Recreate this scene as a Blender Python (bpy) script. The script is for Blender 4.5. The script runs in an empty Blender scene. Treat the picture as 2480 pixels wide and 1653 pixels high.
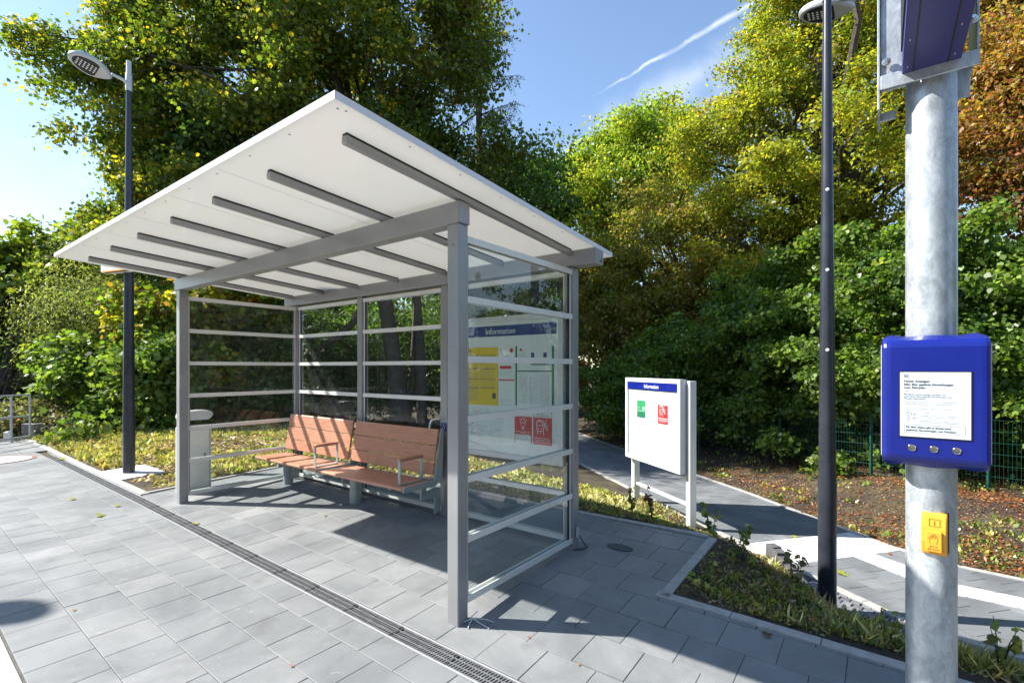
import bpy, bmesh, math, random
import numpy as np
from mathutils import Vector, Matrix
random.seed(7)
R = math.radians
scene = bpy.context.scene

# ------------------------------------------------------------------ camera, sky, sun, exposure
CAM_H = 1.7012
cam = bpy.data.cameras.new('camera'); cam_o = bpy.data.objects.new('camera', cam)
scene.collection.objects.link(cam_o); scene.camera = cam_o
cam_o.location = (0, 0, CAM_H); cam_o.rotation_euler = (R(90), 0, 0)
cam.sensor_width = 36; cam.lens = 1187.94 / 2480 * 36
cam.shift_y = (890.63 - 826.5) / 2480
cam.clip_start = 0.05; cam.clip_end = 2000

YAW = -.6426
SUN_EL = 41.4
SUN_DIR = YAW + R(28.5)                      # heading in which the light travels
tosun = Vector((-math.cos(SUN_DIR), -math.sin(SUN_DIR), math.tan(R(SUN_EL)))).normalized()
w = bpy.data.worlds.new("World"); scene.world = w; w.use_nodes = True
nt = w.node_tree; bg = nt.nodes['Background']
sky = nt.nodes.new('ShaderNodeTexSky'); sky.sky_type = 'NISHITA'; sky.sun_disc = False
sky.sun_elevation = R(SUN_EL); sky.sun_rotation = math.atan2(tosun.x, tosun.y)
sky.air_density = 1.0; sky.dust_density = 0.2; sky.ozone_density = 1.3
bg.inputs[1].default_value = 0.108
# thin contrail and wisps of cirrus, placed by sky direction
def wn(t, **k):
    n = nt.nodes.new(t)
    for a, b in k.items(): setattr(n, a, b)
    return n
def wl(a, b): nt.links.new(a, b)
tc = wn('ShaderNodeTexCoord')
def vdir(u, v): return Vector(((u - 1240) / 1187.94, 1, (890.63 - v) / 1187.94)).normalized()
c1, c2 = vdir(1440, 232), vdir(1800, 22)
cn = c1.cross(c2).normalized(); ca = (c2 - c1).normalized()
def dot(vec):
    n = wn('ShaderNodeVectorMath', operation='DOT_PRODUCT'); n.inputs[1].default_value = vec; wl(tc.outputs['Generated'], n.inputs[0]); return n.outputs['Value']
def mth(op, a, b=None, c=None):
    n = wn('ShaderNodeMath', operation=op)
    for i, x in enumerate((a, b, c)):
        if x is None: continue
        if isinstance(x, (int, float)): n.inputs[i].default_value = x
        else: wl(x, n.inputs[i])
    return n.outputs[0]
def mrange(x, a, b, c=0., d=1.):
    n = wn('ShaderNodeMapRange', interpolation_type='SMOOTHSTEP'); wl(x, n.inputs[0])
    for i, q in enumerate((a, b, c, d)): n.inputs[i + 1].default_value = q
    return n.outputs[0]
nz = wn('ShaderNodeTexNoise'); nz.inputs['Scale'].default_value = 26; nz.inputs['Detail'].default_value = 7; wl(tc.outputs['Generated'], nz.inputs['Vector'])
nz2 = wn('ShaderNodeTexNoise'); nz2.inputs['Scale'].default_value = 9; nz2.inputs['Detail'].default_value = 8; nz2.inputs['Distortion'].default_value = 1.2; wl(tc.outputs['Generated'], nz2.inputs['Vector'])
dn = dot(cn); along = mth('SUBTRACT', dot(ca), c1.dot(ca))
alen = (c2 - c1).length
wob = mth('MULTIPLY', mth('SUBTRACT', nz.outputs[0], .5), .012)
dd_ = mth('ABSOLUTE', mth('ADD', dn, wob))
wid = mrange(along, 0, alen, .0026, .0062)
line = mth('SUBTRACT', 1.0, mth('DIVIDE', dd_, wid)); line = mth('MAXIMUM', line, 0.)
line = mth('MULTIPLY', line, mrange(along, -alen * .05, alen * .35)); line = mth('MULTIPLY', line, mrange(along, alen * 1.5, alen * 1.1))
line = mth('MULTIPLY', line, mrange(nz.outputs[0], .3, .66, .2, .58))
side = mth('MULTIPLY', dn, -1.0 if cn.z > 0 else 1.0)
wis = mth('MULTIPLY', mrange(side, .005, .05), mrange(side, .26, .10)); wis = mth('MULTIPLY', wis, mrange(along, -alen * .9, alen * .15)); wis = mth('MULTIPLY', wis, mrange(along, alen * 2, alen * .8))
wis = mth('MULTIPLY', wis, mrange(nz2.outputs[0], .38, .72, .02, .30))
front = mrange(dot(Vector((0, 1, 0))), 0.2, 0.4)
sepz = wn('ShaderNodeSeparateXYZ'); wl(tc.outputs['Generated'], sepz.inputs[0])
cmask = mth('MULTIPLY', mth('MINIMUM', mth('ADD', line, wis), 1.0), front)
low = mth('MULTIPLY', mrange(sepz.outputs[2], .42, .2), mrange(nz2.outputs[0], .5, .7, 0, .12))
cmask = mth('MAXIMUM', cmask, low)
mixc = wn('ShaderNodeMix', data_type='RGBA'); wl(cmask, mixc.inputs[0]); wl(sky.outputs[0], mixc.inputs[6]); mixc.inputs[7].default_value = (5.6, 5.9, 6.3, 1)
wl(mixc.outputs[2], bg.inputs[0])

sun = bpy.data.lights.new('sun', 'SUN'); sun_o = bpy.data.objects.new('sun', sun); scene.collection.objects.link(sun_o)
sun.energy = 4.6; sun.angle = R(.53); sun.color = (1, .95, .87)
sun_o.rotation_euler = tosun.to_track_quat('Z', 'Y').to_euler(); sun_o.location = (-8, 0, 12)
vs = scene.view_settings; vs.view_transform = 'Standard'; vs.look = 'None'; vs.exposure = 1.34; vs.gamma = 1; vs.use_curve_mapping = False
scene.cycles.max_bounces = 5; scene.cycles.transparent_max_bounces = 12; scene.cycles.glossy_bounces = 3; scene.cycles.diffuse_bounces = 2
scene.cycles.caustics_reflective = False; scene.cycles.caustics_refractive = False

# ------------------------------------------------------------------ frames and ground heights
AX, AY = -.354, 3.2181
CY_, SY_ = math.cos(YAW), math.sin(YAW)
def loc2(x, y): dx, dy = x - AX, y - AY; return CY_ * dx + SY_ * dy, -SY_ * dx + CY_ * dy
def wor(lx, ly): return AX + CY_ * lx - SY_ * ly, AY + SY_ * lx + CY_ * ly
LYD = -.27; TIL = .0098
def gzl(lx, ly): return .0433 * min(max(ly, LYD), 2.45) - .0075 * max(min(lx, 0), -5)
def gz(x, y): return gzl(*loc2(x, y))
def unproj(u, v, z):
    d = (CAM_H - z) * 1187.94 / (v - 890.63); return ((u - 1240) / 1187.94 * d, d)
SM = Matrix.Translation((AX, AY, 0)) @ Matrix.Rotation(YAW, 4, 'Z')   # shelter frame
ZP = -.80
LP = [(-7, 44), (-3.2, 32), (-1.0, 23.5), (.6, 17.6), (1.77, 13.1), (3.09, 7.84), (3.72, 5.63), (3.93, 4.89), (4.28, 4.42), (5.2, 3.6), (7.2, 2.4)]
RP = [(-5, 44.5), (-1, 32.5), (1.1, 24.5), (2.6, 18.5), (3.55, 14.3), (4.67, 9.9), (5.25, 6.9), (5.6, 6.15), (6.0, 5.76), (7.0, 5.2), (9.2, 4.2)]
SETT_IN = [(3.28, 6.0), (3.20, 5.45), (3.10, 4.98), (3.14, 4.55), (3.42, 4.16), (3.75, 3.85), (4.6, 3.1), (6.4, 1.9)]

# ------------------------------------------------------------------ materials
MATS = {}
def newmat(name):
    m = bpy.data.materials.new(name); m.use_nodes = True; return m, m.node_tree, m.node_tree.nodes['Principled BSDF']
def N(t, ty, **k):
    n = t.nodes.new(ty)
    for a, b in k.items(): setattr(n, a, b)
    return n
def noise(t, scale, detail=5, rough=.55, coord='Object', dist=0., stretch=None):
    c = N(t, 'ShaderNodeTexCoord'); n = N(t, 'ShaderNodeTexNoise')
    n.inputs['Scale'].default_value = scale; n.inputs['Detail'].default_value = detail; n.inputs['Roughness'].default_value = rough; n.inputs['Distortion'].default_value = dist
    if stretch:
        mp = N(t, 'ShaderNodeMapping'); mp.inputs['Scale'].default_value = stretch; t.links.new(c.outputs[coord], mp.inputs[0]); t.links.new(mp.outputs[0], n.inputs['Vector'])
    else: t.links.new(c.outputs[coord], n.inputs['Vector'])
    return n.outputs[0]
def ramp(t, fac, stops):
    r = N(t, 'ShaderNodeValToRGB'); t.links.new(fac, r.inputs[0])
    e = r.color_ramp.elements
    while len(e) < len(stops): e.new(.5)
    for x, (p, c) in zip(e, stops):
        x.position = p; x.color = tuple(c) + (1,) if len(c) == 3 else c
    return r.outputs[0]
def bump(t, h, strength, dist, b):
    n = N(t, 'ShaderNodeBump'); n.inputs['Strength'].default_value = strength; n.inputs['Distance'].default_value = dist
    t.links.new(h, n.inputs['Height']); t.links.new(n.outputs[0], b.inputs['Normal'])
def mixc_(t, fac, a, b, mode='MIX'):
    n = N(t, 'ShaderNodeMix', data_type='RGBA', blend_type=mode)
    for i, x in ((0, fac), (6, a), (7, b)):
        if isinstance(x, (int, float)): n.inputs[i].default_value = x
        elif isinstance(x, tuple): n.inputs[i].default_value = x if len(x) == 4 else x + (1,)
        else: t.links.new(x, n.inputs[i])
    return n.outputs[2]
def simple(name, col, rough=.5, metal=0., nscale=0, namt=.15, bscale=0, bstr=.2, spec=None):
    m, t, b = newmat(name); b.inputs['Roughness'].default_value = rough; b.inputs['Metallic'].default_value = metal
    if nscale:
        f = noise(t, nscale, 6)
        c = ramp(t, f, [(.3, tuple(x * (1 - namt) for x in col)), (.7, tuple(min(1, x * (1 + namt)) for x in col))])
        t.links.new(c, b.inputs['Base Color'])
        r = N(t, 'ShaderNodeMapRange'); t.links.new(f, r.inputs[0]); r.inputs[3].default_value = max(.02, rough - .08); r.inputs[4].default_value = min(1, rough + .1); t.links.new(r.outputs[0], b.inputs['Roughness'])
    else: b.inputs['Base Color'].default_value = tuple(col) + (1,)
    if bscale: bump(t, noise(t, bscale, 4), bstr, .002, b)
    MATS[name] = m; return m
M_POST = simple('grey_powder_coat', (.30, .302, .306), .34, .25, 2.2, .10, 400, .05)
M_RAIL = simple('pale_aluminium_rail', (.74, .74, .71), .38, .15, 5, .04)
M_FRAME = simple('white_frame', (.62, .63, .65), .4, 0, 5, .03)
M_GASKET = simple('black_rubber', (.012, .012, .012), .6)
M_ROOF = simple('roof_white_panel', (.84, .83, .80), .10, 0, 1.2, .02)
_t = M_ROOF.node_tree; _tl = _t.nodes.new('ShaderNodeBsdfTranslucent'); _tl.inputs[0].default_value = (.80, .79, .75, 1); _mx = _t.nodes.new('ShaderNodeMixShader'); _mx.inputs[0].default_value = .42
_t.links.new(_t.nodes['Principled BSDF'].outputs[0], _mx.inputs[1]); _t.links.new(_tl.outputs[0], _mx.inputs[2]); _t.links.new(_mx.outputs[0], _t.nodes['Material Output'].inputs[0])
M_ROOFEDGE = simple('roof_white_edge', (.84, .85, .87), .3)
M_SCREW = simple('steel_screw', (.35, .35, .35), .3, .9)
M_BGREY = simple('bench_grey_paint', (.33, .37, .37), .42, .1, 6, .06)
M_BLACKPOLE = simple('anthracite_pole_paint', (.030, .034, .045), .27, .0, 4, .25, 60, .05)
M_SILVER = simple('light_grey_casting', (.50, .52, .54), .35, .2, 6, .05)
M_BLACK = simple('black_plastic', (.015, .015, .016), .5)
M_WHITE = simple('white_paint', (.80, .80, .79), .35)
M_BLUE = simple('royal_blue_paint', (.007, .017, .21), .30, 0, 5, .10)
M_NAVY = simple('navy_header', (.012, .03, .22), .3)
M_BLUESIGN = simple('violet_blue_housing', (.035, .035, .17), .42, .1, 5, .08)
M_YELLOW = simple('yellow_plastic', (.82, .36, .03), .38)
M_STEEL = simple('brushed_steel', (.62, .61, .60), .22, 1.)
M_SCREEN = simple('paper_display', (.66, .72, .74), .35)
M_INK = simple('dark_ink', (.06, .07, .10), .6)
M_INKL = simple('grey_ink', (.25, .28, .33), .6)
M_REDP = simple('red_print', (.62, .02, .03), .45)
M_GREENP = simple('green_print', (.03, .38, .13), .45)
M_GREEND = simple('dark_green_print', (.01, .20, .09), .45)
M_YELP = simple('yellow_print', (.80, .55, .03), .5)
M_PAPER = simple('white_paper', (.78, .80, .80), .5)
M_BOARD = simple('board_white', (.82, .83, .84), .4)
M_TEXTW = simple('white_lettering', (.85, .86, .88), .4)
M_TEXTBR = simple('brown_lettering', (.28, .14, .01), .5)
M_KERB = simple('pale_concrete_kerb', (.37, .36, .335), .85, 0, 14, .16, 120, .35)
M_PALI = simple('shaded_concrete_stone', (.085, .085, .092), .85, 0, 9, .25, 90, .4)  # stone colour darkened to stand in for the roof's shadow
M_ORANGE = simple('orange_plastic', (.9, .35, .02), .4)
M_TIE = simple('white_cable_tie', (.6, .62, .66), .4)
M_BOX = simple('grey_box', (.28, .27, .26), .6, 0, 6, .1)
M_DARKROCK = simple('dark_boulder', (.035, .04, .05), .55, 0, 3, .3, 6, .5)
M_FENCE = simple('green_wire', (.008, .07, .05), .45)
M_IRON = simple('rusty_iron', (.26, .13, .09), .7, .2, 20, .3)

m, t, b = newmat('galvanised_steel'); b.inputs['Metallic'].default_value = .35
f = noise(t, 16, 9, .75, dist=.6, stretch=(1.3, 1.3, .7)); f2 = noise(t, 60, 6, .75, dist=.3, stretch=(1, 1, .7)); f3 = noise(t, 2.1, 3)
c = ramp(t, f, [(.34, (.30, .33, .35)), (.52, (.46, .50, .53)), (.66, (.60, .64, .66))])
c = mixc_(t, .35, c, ramp(t, f2, [(.38, (.62, .63, .64)), (.62, (1.0, 1.0, 1.0))]), 'MULTIPLY')
spk = ramp(t, f2, [(.66, (0, 0, 0)), (.74, (1, 1, 1))]); c = mixc_(t, mixc_(t, 1.0, spk, ramp(t, f3, [(.5, (0, 0, 0)), (.6, (.5, .5, .5))]), 'MULTIPLY'), c, (.17, .17, .18))
t.links.new(c, b.inputs['Base Color'])
r_ = N(t, 'ShaderNodeMapRange'); t.links.new(f, r_.inputs[0]); r_.inputs[3].default_value = .24; r_.inputs[4].default_value = .50; t.links.new(r_.outputs[0], b.inputs['Roughness'])
bump(t, f2, .12, .002, b); M_GALV = m

m, t, b = newmat('bench_wood')
f = noise(t, 6, 6, .6, stretch=(1, 14, 14)); f2 = noise(t, 2.2, 3)
c = ramp(t, f, [(.3, (.38, .15, .085)), (.55, (.54, .245, .145)), (.75, (.60, .30, .185))])
c = mixc_(t, ramp(t, f2, [(.35, (0, 0, 0)), (.7, (.6, .6, .6))]), c, (.58, .29, .19))
t.links.new(c, b.inputs['Base Color']); b.inputs['Roughness'].default_value = .42; bump(t, f, .15, .002, b); M_WOOD = m

m = bpy.data.materials.new('clear_glass'); m.use_nodes = True; t = m.node_tree; t.nodes.clear()
o = N(t, 'ShaderNodeOutputMaterial'); tr = N(t, 'ShaderNodeBsdfTransparent'); gl = N(t, 'ShaderNodeBsdfGlossy'); fr = N(t, 'ShaderNodeFresnel'); mx = N(t, 'ShaderNodeMixShader')
tr.inputs[0].default_value = (.93, .955, .95, 1); gl.inputs['Roughness'].default_value = .0; gl.inputs[0].default_value = (1, 1, 1, 1); fr.inputs[0].default_value = 1.5
gmn = N(t, 'ShaderNodeNewGeometry'); mm = N(t, 'ShaderNodeMath', operation='SUBTRACT'); mm.inputs[0].default_value = 1; t.links.new(gmn.outputs['Backfacing'], mm.inputs[1])
m2 = N(t, 'ShaderNodeMath', operation='MULTIPLY'); t.links.new(fr.outputs[0], m2.inputs[0]); t.links.new(mm.outputs[0], m2.inputs[1])
m3 = N(t, 'ShaderNodeMath', operation='MULTIPLY'); m3.inputs[1].default_value = .95; t.links.new(m2.outputs[0], m3.inputs[0]); m3.use_clamp = True
df = N(t, 'ShaderNodeBsdfDiffuse'); df.inputs[0].default_value = (.8, .8, .78, 1); md_ = N(t, 'ShaderNodeMixShader')
sm = noise(t, 5, 8, .75, dist=1.5, stretch=(1, 1, .45)); sr = N(t, 'ShaderNodeMapRange'); t.links.new(sm, sr.inputs[0]); sr.inputs[1].default_value = .42; sr.inputs[2].default_value = .8; sr.inputs[3].default_value = .004; sr.inputs[4].default_value = .03
t.links.new(sr.outputs[0], md_.inputs[0]); t.links.new(tr.outputs[0], md_.inputs[1]); t.links.new(df.outputs[0], md_.inputs[2])
t.links.new(m3.outputs[0], mx.inputs[0]); t.links.new(md_.outputs[0], mx.inputs[1]); t.links.new(gl.outputs[0], mx.inputs[2]); t.links.new(mx.outputs[0], o.inputs[0]); M_GLASS = m

def slab_mat(name, dark, mid, light, rough=.8):
    m, t, b = newmat(name)
    at = N(t, 'ShaderNodeAttribute', attribute_name='rnd')
    base = ramp(t, at.outputs['Fac'], [(0, dark), (.5, mid), (1, light)])
    f = noise(t, 1.5, 8, .65, dist=.6); f2 = noise(t, 260, 3, .7); f3 = noise(t, 14, 6, .7)
    c = mixc_(t, .55, base, ramp(t, f, [(.32, (.50, .52, .54)), (.68, (1.34, 1.33, 1.31))]), 'MULTIPLY')
    c = mixc_(t, .45, c, ramp(t, f2, [(.3, (.6, .6, .6)), (.7, (1.4, 1.4, 1.4))]), 'MULTIPLY')
    c = mixc_(t, ramp(t, f3, [(.60, (0, 0, 0)), (.80, (.35, .35, .35))]), c, (.42, .42, .40))
    f4 = noise(t, 7, 2, .5, dist=2.5); c = mixc_(t, ramp(t, f4, [(.70, (0, 0, 0)), (.76, (.30, .30, .30))]), c, (.50, .50, .48)); f5 = noise(t, 2.6, 3, .5); c = mixc_(t, ramp(t, f5, [(.62, (0, 0, 0)), (.74, (.5, .5, .5))]), c, (.12, .12, .115))
    t.links.new(c, b.inputs['Base Color']); b.inputs['Roughness'].default_value = rough
    r = N(t, 'ShaderNodeMapRange'); t.links.new(f, r.inputs[0]); r.inputs[3].default_value = rough - .2; r.inputs[4].default_value = rough + .08; t.links.new(r.outputs[0], b.inputs['Roughness'])
    bump(t, f2, .25, .002, b); return m
M_SLAB = slab_mat('grey_slab', (.190, .201, .207), (.211, .220, .225), (.234, .241, .245), .62)
M_SLABW = slab_mat('white_slab', (.70, .70, .68), (.76, .76, .75), (.80, .80, .79), .7)
M_SLABP = slab_mat('path_slab', (.155, .165, .175), (.175, .185, .195), (.20, .21, .22), .7)
M_SETT = slab_mat('granite_sett', (.13, .135, .15), (.18, .185, .20), (.25, .255, .27), .75)
M_JOINT = simple('sandy_joint', (.105, .10, .092), .95, 0, 60, .4)
M_JOINTD = simple('dark_joint', (.035, .033, .03), .95, 0, 60, .4)
M_DRAIN = simple('cast_iron_grate', (.17, .175, .18), .5, .2, 30, .25)
M_DRAINK = simple('drain_pit', (.012, .012, .012), .9)

m, t, b = newmat('soil')
f = noise(t, 1.3, 8, .65); f2 = noise(t, 24, 8, .75); f3 = noise(t, 90, 4, .7)
c = ramp(t, f2, [(.30, (.015, .011, .010)), (.5, (.045, .033, .028)), (.62, (.085, .062, .047)), (.74, (.15, .11, .08))])
c = mixc_(t, ramp(t, f, [(.42, (0, 0, 0)), (.62, (.7, .7, .7))]), c, ramp(t, f3, [(.3, (.05, .045, .02)), (.7, (.20, .17, .07))]))
t.links.new(c, b.inputs['Base Color']); b.inputs['Roughness'].default_value = .95; bump(t, f2, 1.0, .03, b); M_SOIL = m

def leaf_mat(name, trans=.50, gloss=.03):
    m = bpy.data.materials.new(name); m.use_nodes = True; t = m.node_tree; t.nodes.clear()
    o = N(t, 'ShaderNodeOutputMaterial'); at = N(t, 'ShaderNodeAttribute', attribute_name='Col')
    d = N(t, 'ShaderNodeBsdfDiffuse'); tl = N(t, 'ShaderNodeBsdfTranslucent'); g = N(t, 'ShaderNodeBsdfGlossy'); g.inputs['Roughness'].default_value = .42
    x1 = N(t, 'ShaderNodeMixShader'); x2 = N(t, 'ShaderNodeMixShader'); x1.inputs[0].default_value = trans; x2.inputs[0].default_value = gloss
    t.links.new(at.outputs['Color'], d.inputs[0])
    br = N(t, 'ShaderNodeMix', data_type='RGBA', blend_type='MULTIPLY'); br.inputs[0].default_value = 1; t.links.new(at.outputs['Color'], br.inputs[6]); br.inputs[7].default_value = (1.6, 1.65, .7, 1)
    t.links.new(br.outputs[2], tl.inputs[0])
    t.links.new(d.outputs[0], x1.inputs[1]); t.links.new(tl.outputs[0], x1.inputs[2]); t.links.new(x1.outputs[0], x2.inputs[1]); t.links.new(g.outputs[0], x2.inputs[2]); t.links.new(x2.outputs[0], o.inputs[0])
    return m
M_LEAF = leaf_mat('leaf'); M_DRYLEAF = leaf_mat('dry_leaf', .2, .06)
M_BARK = simple('bark', (.075, .06, .048), .9, 0, 8, .4, 30, .8)

# ------------------------------------------------------------------ building helpers
COL = scene.collection
def link(o, parent=None):
    COL.objects.link(o)
    if parent is not None: o.parent = parent
    return o
def tag(o, label=None, cat=None, group=None, kind=None):
    if label: o['label'] = label
    if cat: o['category'] = cat
    if group: o['group'] = group
    if kind: o['kind'] = kind
    return o
def thing(name, label, cat, loc=(0, 0, 0), rz=0, group=None, mat=None):
    o = bpy.data.objects.new(name, None); o.empty_display_size = .2; COL.objects.link(o)
    if mat is not None: o.matrix_world = mat
    else: o.location = loc; o.rotation_euler = (0, 0, rz)
    return tag(o, label, cat, group)
class MB:
    def __init__(s): s.v = []; s.f = []; s.mi = []; s.cur = 0
    def add(s, vs, fs, M=None):
        o = len(s.v)
        for p in vs:
            p = Vector(p); s.v.append(tuple(M @ p) if M is not None else tuple(p))
        for f in fs: s.f.append(tuple(i + o for i in f)); s.mi.append(s.cur)
    def box(s, x0, x1, y0, y1, z0, z1, M=None):
        vs = [(x, y, z) for z in (z0, z1) for y in (y0, y1) for x in (x0, x1)]
        s.add(vs, [(0, 2, 3, 1), (4, 5, 7, 6), (0, 1, 5, 4), (2, 6, 7, 3), (0, 4, 6, 2), (1, 3, 7, 5)], M)
    def hexa(s, lo, hi, M=None):
        s.add(list(lo) + list(hi), [(3, 2, 1, 0), (4, 5, 6, 7), (0, 1, 5, 4), (1, 2, 6, 5), (2, 3, 7, 6), (3, 0, 4, 7)], M)
    def tube(s, pts, rad, n=10, cap=True, M=None):
        pts = [Vector(p) for p in pts]
        if not hasattr(rad, '__len__'): rad = [rad] * len(pts)
        vs = []; up = None
        for i, p in enumerate(pts):
            d = (pts[min(i + 1, len(pts) - 1)] - pts[max(i - 1, 0)]).normalized()
            if up is None: up = Vector((0, 0, 1)) if abs(d.z) < .9 else Vector((1, 0, 0))
            a = d.cross(up).normalized(); b2 = a.cross(d).normalized(); up = b2
            for k in range(n):
                th = 2 * math.pi * k / n; vs.append(p + (a * math.cos(th) + b2 * math.sin(th)) * rad[i])
        fs = []
        for i in range(len(pts) - 1):
            for k in range(n): fs.append((i * n + k, i * n + (k + 1) % n, (i + 1) * n + (k + 1) % n, (i + 1) * n + k))
        if cap: fs.append(tuple(range(n))[::-1]); fs.append(tuple((len(pts) - 1) * n + k for k in range(n)))
        s.add(vs, fs, M)
    def prism(s, poly, z0, z1, M=None):
        n = len(poly); vs = [(x, y, z0) for x, y in poly] + [(x, y, z1) for x, y in poly]
        s.add(vs, [tuple(range(n))[::-1], tuple(range(n, 2 * n))] + [(i, (i + 1) % n, n + (i + 1) % n, n + i) for i in range(n)], M)
    def lathe(s, prof, n=24, M=None):
        vs = []; fs = []
        for r, z in prof:
            for k in range(n): th = 2 * math.pi * k / n; vs.append((r * math.cos(th), r * math.sin(th), z))
        for i in range(len(prof) - 1):
            for k in range(n): fs.append((i * n + k, i * n + (k + 1) % n, (i + 1) * n + (k + 1) % n, (i + 1) * n + k))
        fs.append(tuple(range(n))[::-1]); fs.append(tuple((len(prof) - 1) * n + k for k in range(n)))
        s.add(vs, fs, M)
    def build(s, name, mats, parent=None, bevel=0, seg=2, smooth=False):
        me = bpy.data.meshes.new(name); me.from_pydata(s.v, [], s.f)
        if not isinstance(mats, (list, tuple)): mats = [mats]
        for m in mats: me.materials.append(m)
        if len(mats) > 1: me.polygons.foreach_set('material_index', s.mi)
        me.update(); o = bpy.data.objects.new(name, me); link(o, parent)
        if smooth: me.polygons.foreach_set('use_smooth', [True] * len(me.polygons)); 
        if bevel:
            md = o.modifiers.new('bevel', 'BEVEL'); md.width = bevel; md.segments = seg; md.limit_method = 'ANGLE'; md.angle_limit = R(35)
            if smooth is None or True: md.harden_normals = False
        elif smooth:
            md = o.modifiers.new('split', 'EDGE_SPLIT'); md.split_angle = R(40)
        return o
def text(name, s, size, mat, parent=None, M=None, xs=1., align='LEFT', extrude=.0004, bold=0., name_dt=None):
    cu = bpy.data.curves.new('t', 'FONT'); cu.body = s; cu.size = size; cu.extrude = extrude; cu.align_x = align; cu.resolution_u = 3; cu.offset = bold
    to = bpy.data.objects.new('t', cu); COL.objects.link(to)
    me = bpy.data.meshes.new_from_object(to.evaluated_get(bpy.context.evaluated_depsgraph_get()))
    bpy.data.objects.remove(to); me.materials.clear(); me.materials.append(mat)
    me.transform(Matrix.Diagonal((xs, 1, 1, 1)))
    if M is not None: me.transform(M)
    o = bpy.data.objects.new(name, me); return link(o, parent)
def join_text(name, items, mat, parent):           # several lines of print as one mesh
    vs = []; fs = []
    for (s, size, x, y, xs, bold, P) in items:
        o = text('t', s, size, mat, None, None, xs, 'LEFT', .0003, bold)
        k = len(vs); me = o.data
        vs += [tuple(P @ (Vector((x, y, 0)) + v.co)) for v in me.vertices]; fs += [tuple(i + k for i in p.vertices) for p in me.polygons]
        bpy.data.objects.remove(o); bpy.data.meshes.remove(me)
    me = bpy.data.meshes.new(name); me.from_pydata(vs, [], fs); me.materials.append(mat); o = bpy.data.objects.new(name, me); return link(o, parent)

# ------------------------------------------------------------------ paving (real slabs, clipped to the outline)
def clip(poly, cvx):
    out = poly
    n = len(cvx)
    for i in range(n):
        ax, ay = cvx[i]; bx, by = cvx[(i + 1) % n]; inp = out; out = []
        if not inp: return []
        sd = lambda p: (bx - ax) * (p[1] - ay) - (by - ay) * (p[0] - ax)
        for j in range(len(inp)):
            p, q = inp[j], inp[(j + 1) % len(inp)]; a, c = sd(p), sd(q)
            if a >= 0: out.append(p)
            if (a >= 0) != (c >= 0):
                tt = a / (a - c); out.append((p[0] + (q[0] - p[0]) * tt, p[1] + (q[1] - p[1]) * tt))
    return out
def ccw(p):
    a = sum(p[i][0] * p[(i + 1) % len(p)][1] - p[(i + 1) % len(p)][0] * p[i][1] for i in range(len(p)))
    return p if a > 0 else p[::-1]
def slabs(name, cells, regions, mat, zf, T, mati=None, gap=.0018, depth=.02, jit=.0010, bev=.0018):
    V = []; F = []; RN = []; MI = []
    regions = [ccw(list(r)) for r in regions]
    for ci, cell in enumerate(cells):
        (x0, x1, y0, y1) = cell; rn = random.random(); dz = random.uniform(-jit, jit); sx, sy = random.uniform(-1, 1) * jit * 2, random.uniform(-1, 1) * jit * 2
        outer = [(x0 + gap, y0 + gap), (x1 - gap, y0 + gap), (x1 - gap, y1 - gap), (x0 + gap, y1 - gap)]
        cx, cy = (x0 + x1) / 2, (y0 + y1) / 2
        g2 = gap + bev; inner = [(x0 + g2, y0 + g2), (x1 - g2, y0 + g2), (x1 - g2, y1 - g2), (x0 + g2, y1 - g2)]
        mi = mati(cx, cy) if mati else 0
        for reg in regions:
            pin = clip(inner, reg); 
            if len(pin) < 3: continue
            whole = len(pin) == 4 and all(abs(a[0] - b_[0]) + abs(a[1] - b_[1]) < 1e-9 for a, b_ in zip(sorted(pin), sorted(inner)))
            o = len(V)
            def zz(p): return zf(p[0], p[1]) + dz + sx * (p[0] - cx) + sy * (p[1] - cy)
            if whole:
                for p in inner: wx, wy = T(*p); V.append((wx, wy, zz(p)))
                for p in outer: wx, wy = T(*p); V.append((wx, wy, zz(p) - bev * .7))
                for p in outer: wx, wy = T(*p); V.append((wx, wy, zz(p) - depth))
                F.append((o, o + 1, o + 2, o + 3))
                for k in range(4):
                    l = (k + 1) % 4
                    F.append((o + 4 + k, o + 4 + l, o + l, o + k)); F.append((o + 8 + k, o + 8 + l, o + 4 + l, o + 4 + k))
                RN += [rn] * 9; MI += [mi] * 9
            else:
                n = len(pin)
                for p in pin: wx, wy = T(*p); V.append((wx, wy, zz(p)))
                for p in pin: wx, wy = T(*p); V.append((wx, wy, zz(p) - depth))
                F.append(tuple(o + k for k in range(n)))
                for k in range(n): l = (k + 1) % n; F.append((o + n + k, o + n + l, o + l, o + k))
                RN += [rn] * (n + 1); MI += [mi] * (n + 1)
    me = bpy.data.meshes.new(name); me.from_pydata(V, [], F)
    for m in (mat if isinstance(mat, list) else [mat]): me.materials.append(m)
    me.polygons.foreach_set('material_index', MI)
    a = me.attributes.new('rnd', 'FLOAT', 'FACE'); a.data.foreach_set('value', RN)
    o = bpy.data.objects.new(name, me); link(o); tag(o, kind='structure'); return o
def sheet(name, polys, zf, mat, T, step=None):
    V = []; F = []
    for p in polys:
        o = len(V)
        for q in p: wx, wy = T(*q); V.append((wx, wy, zf(*q)))
        F.append(tuple(range(o, o + len(p))))
    me = bpy.data.meshes.new(name); me.from_pydata(V, [], F); me.materials.append(mat)
    o = bpy.data.objects.new(name, me); link(o); tag(o, kind='structure'); return o

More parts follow.
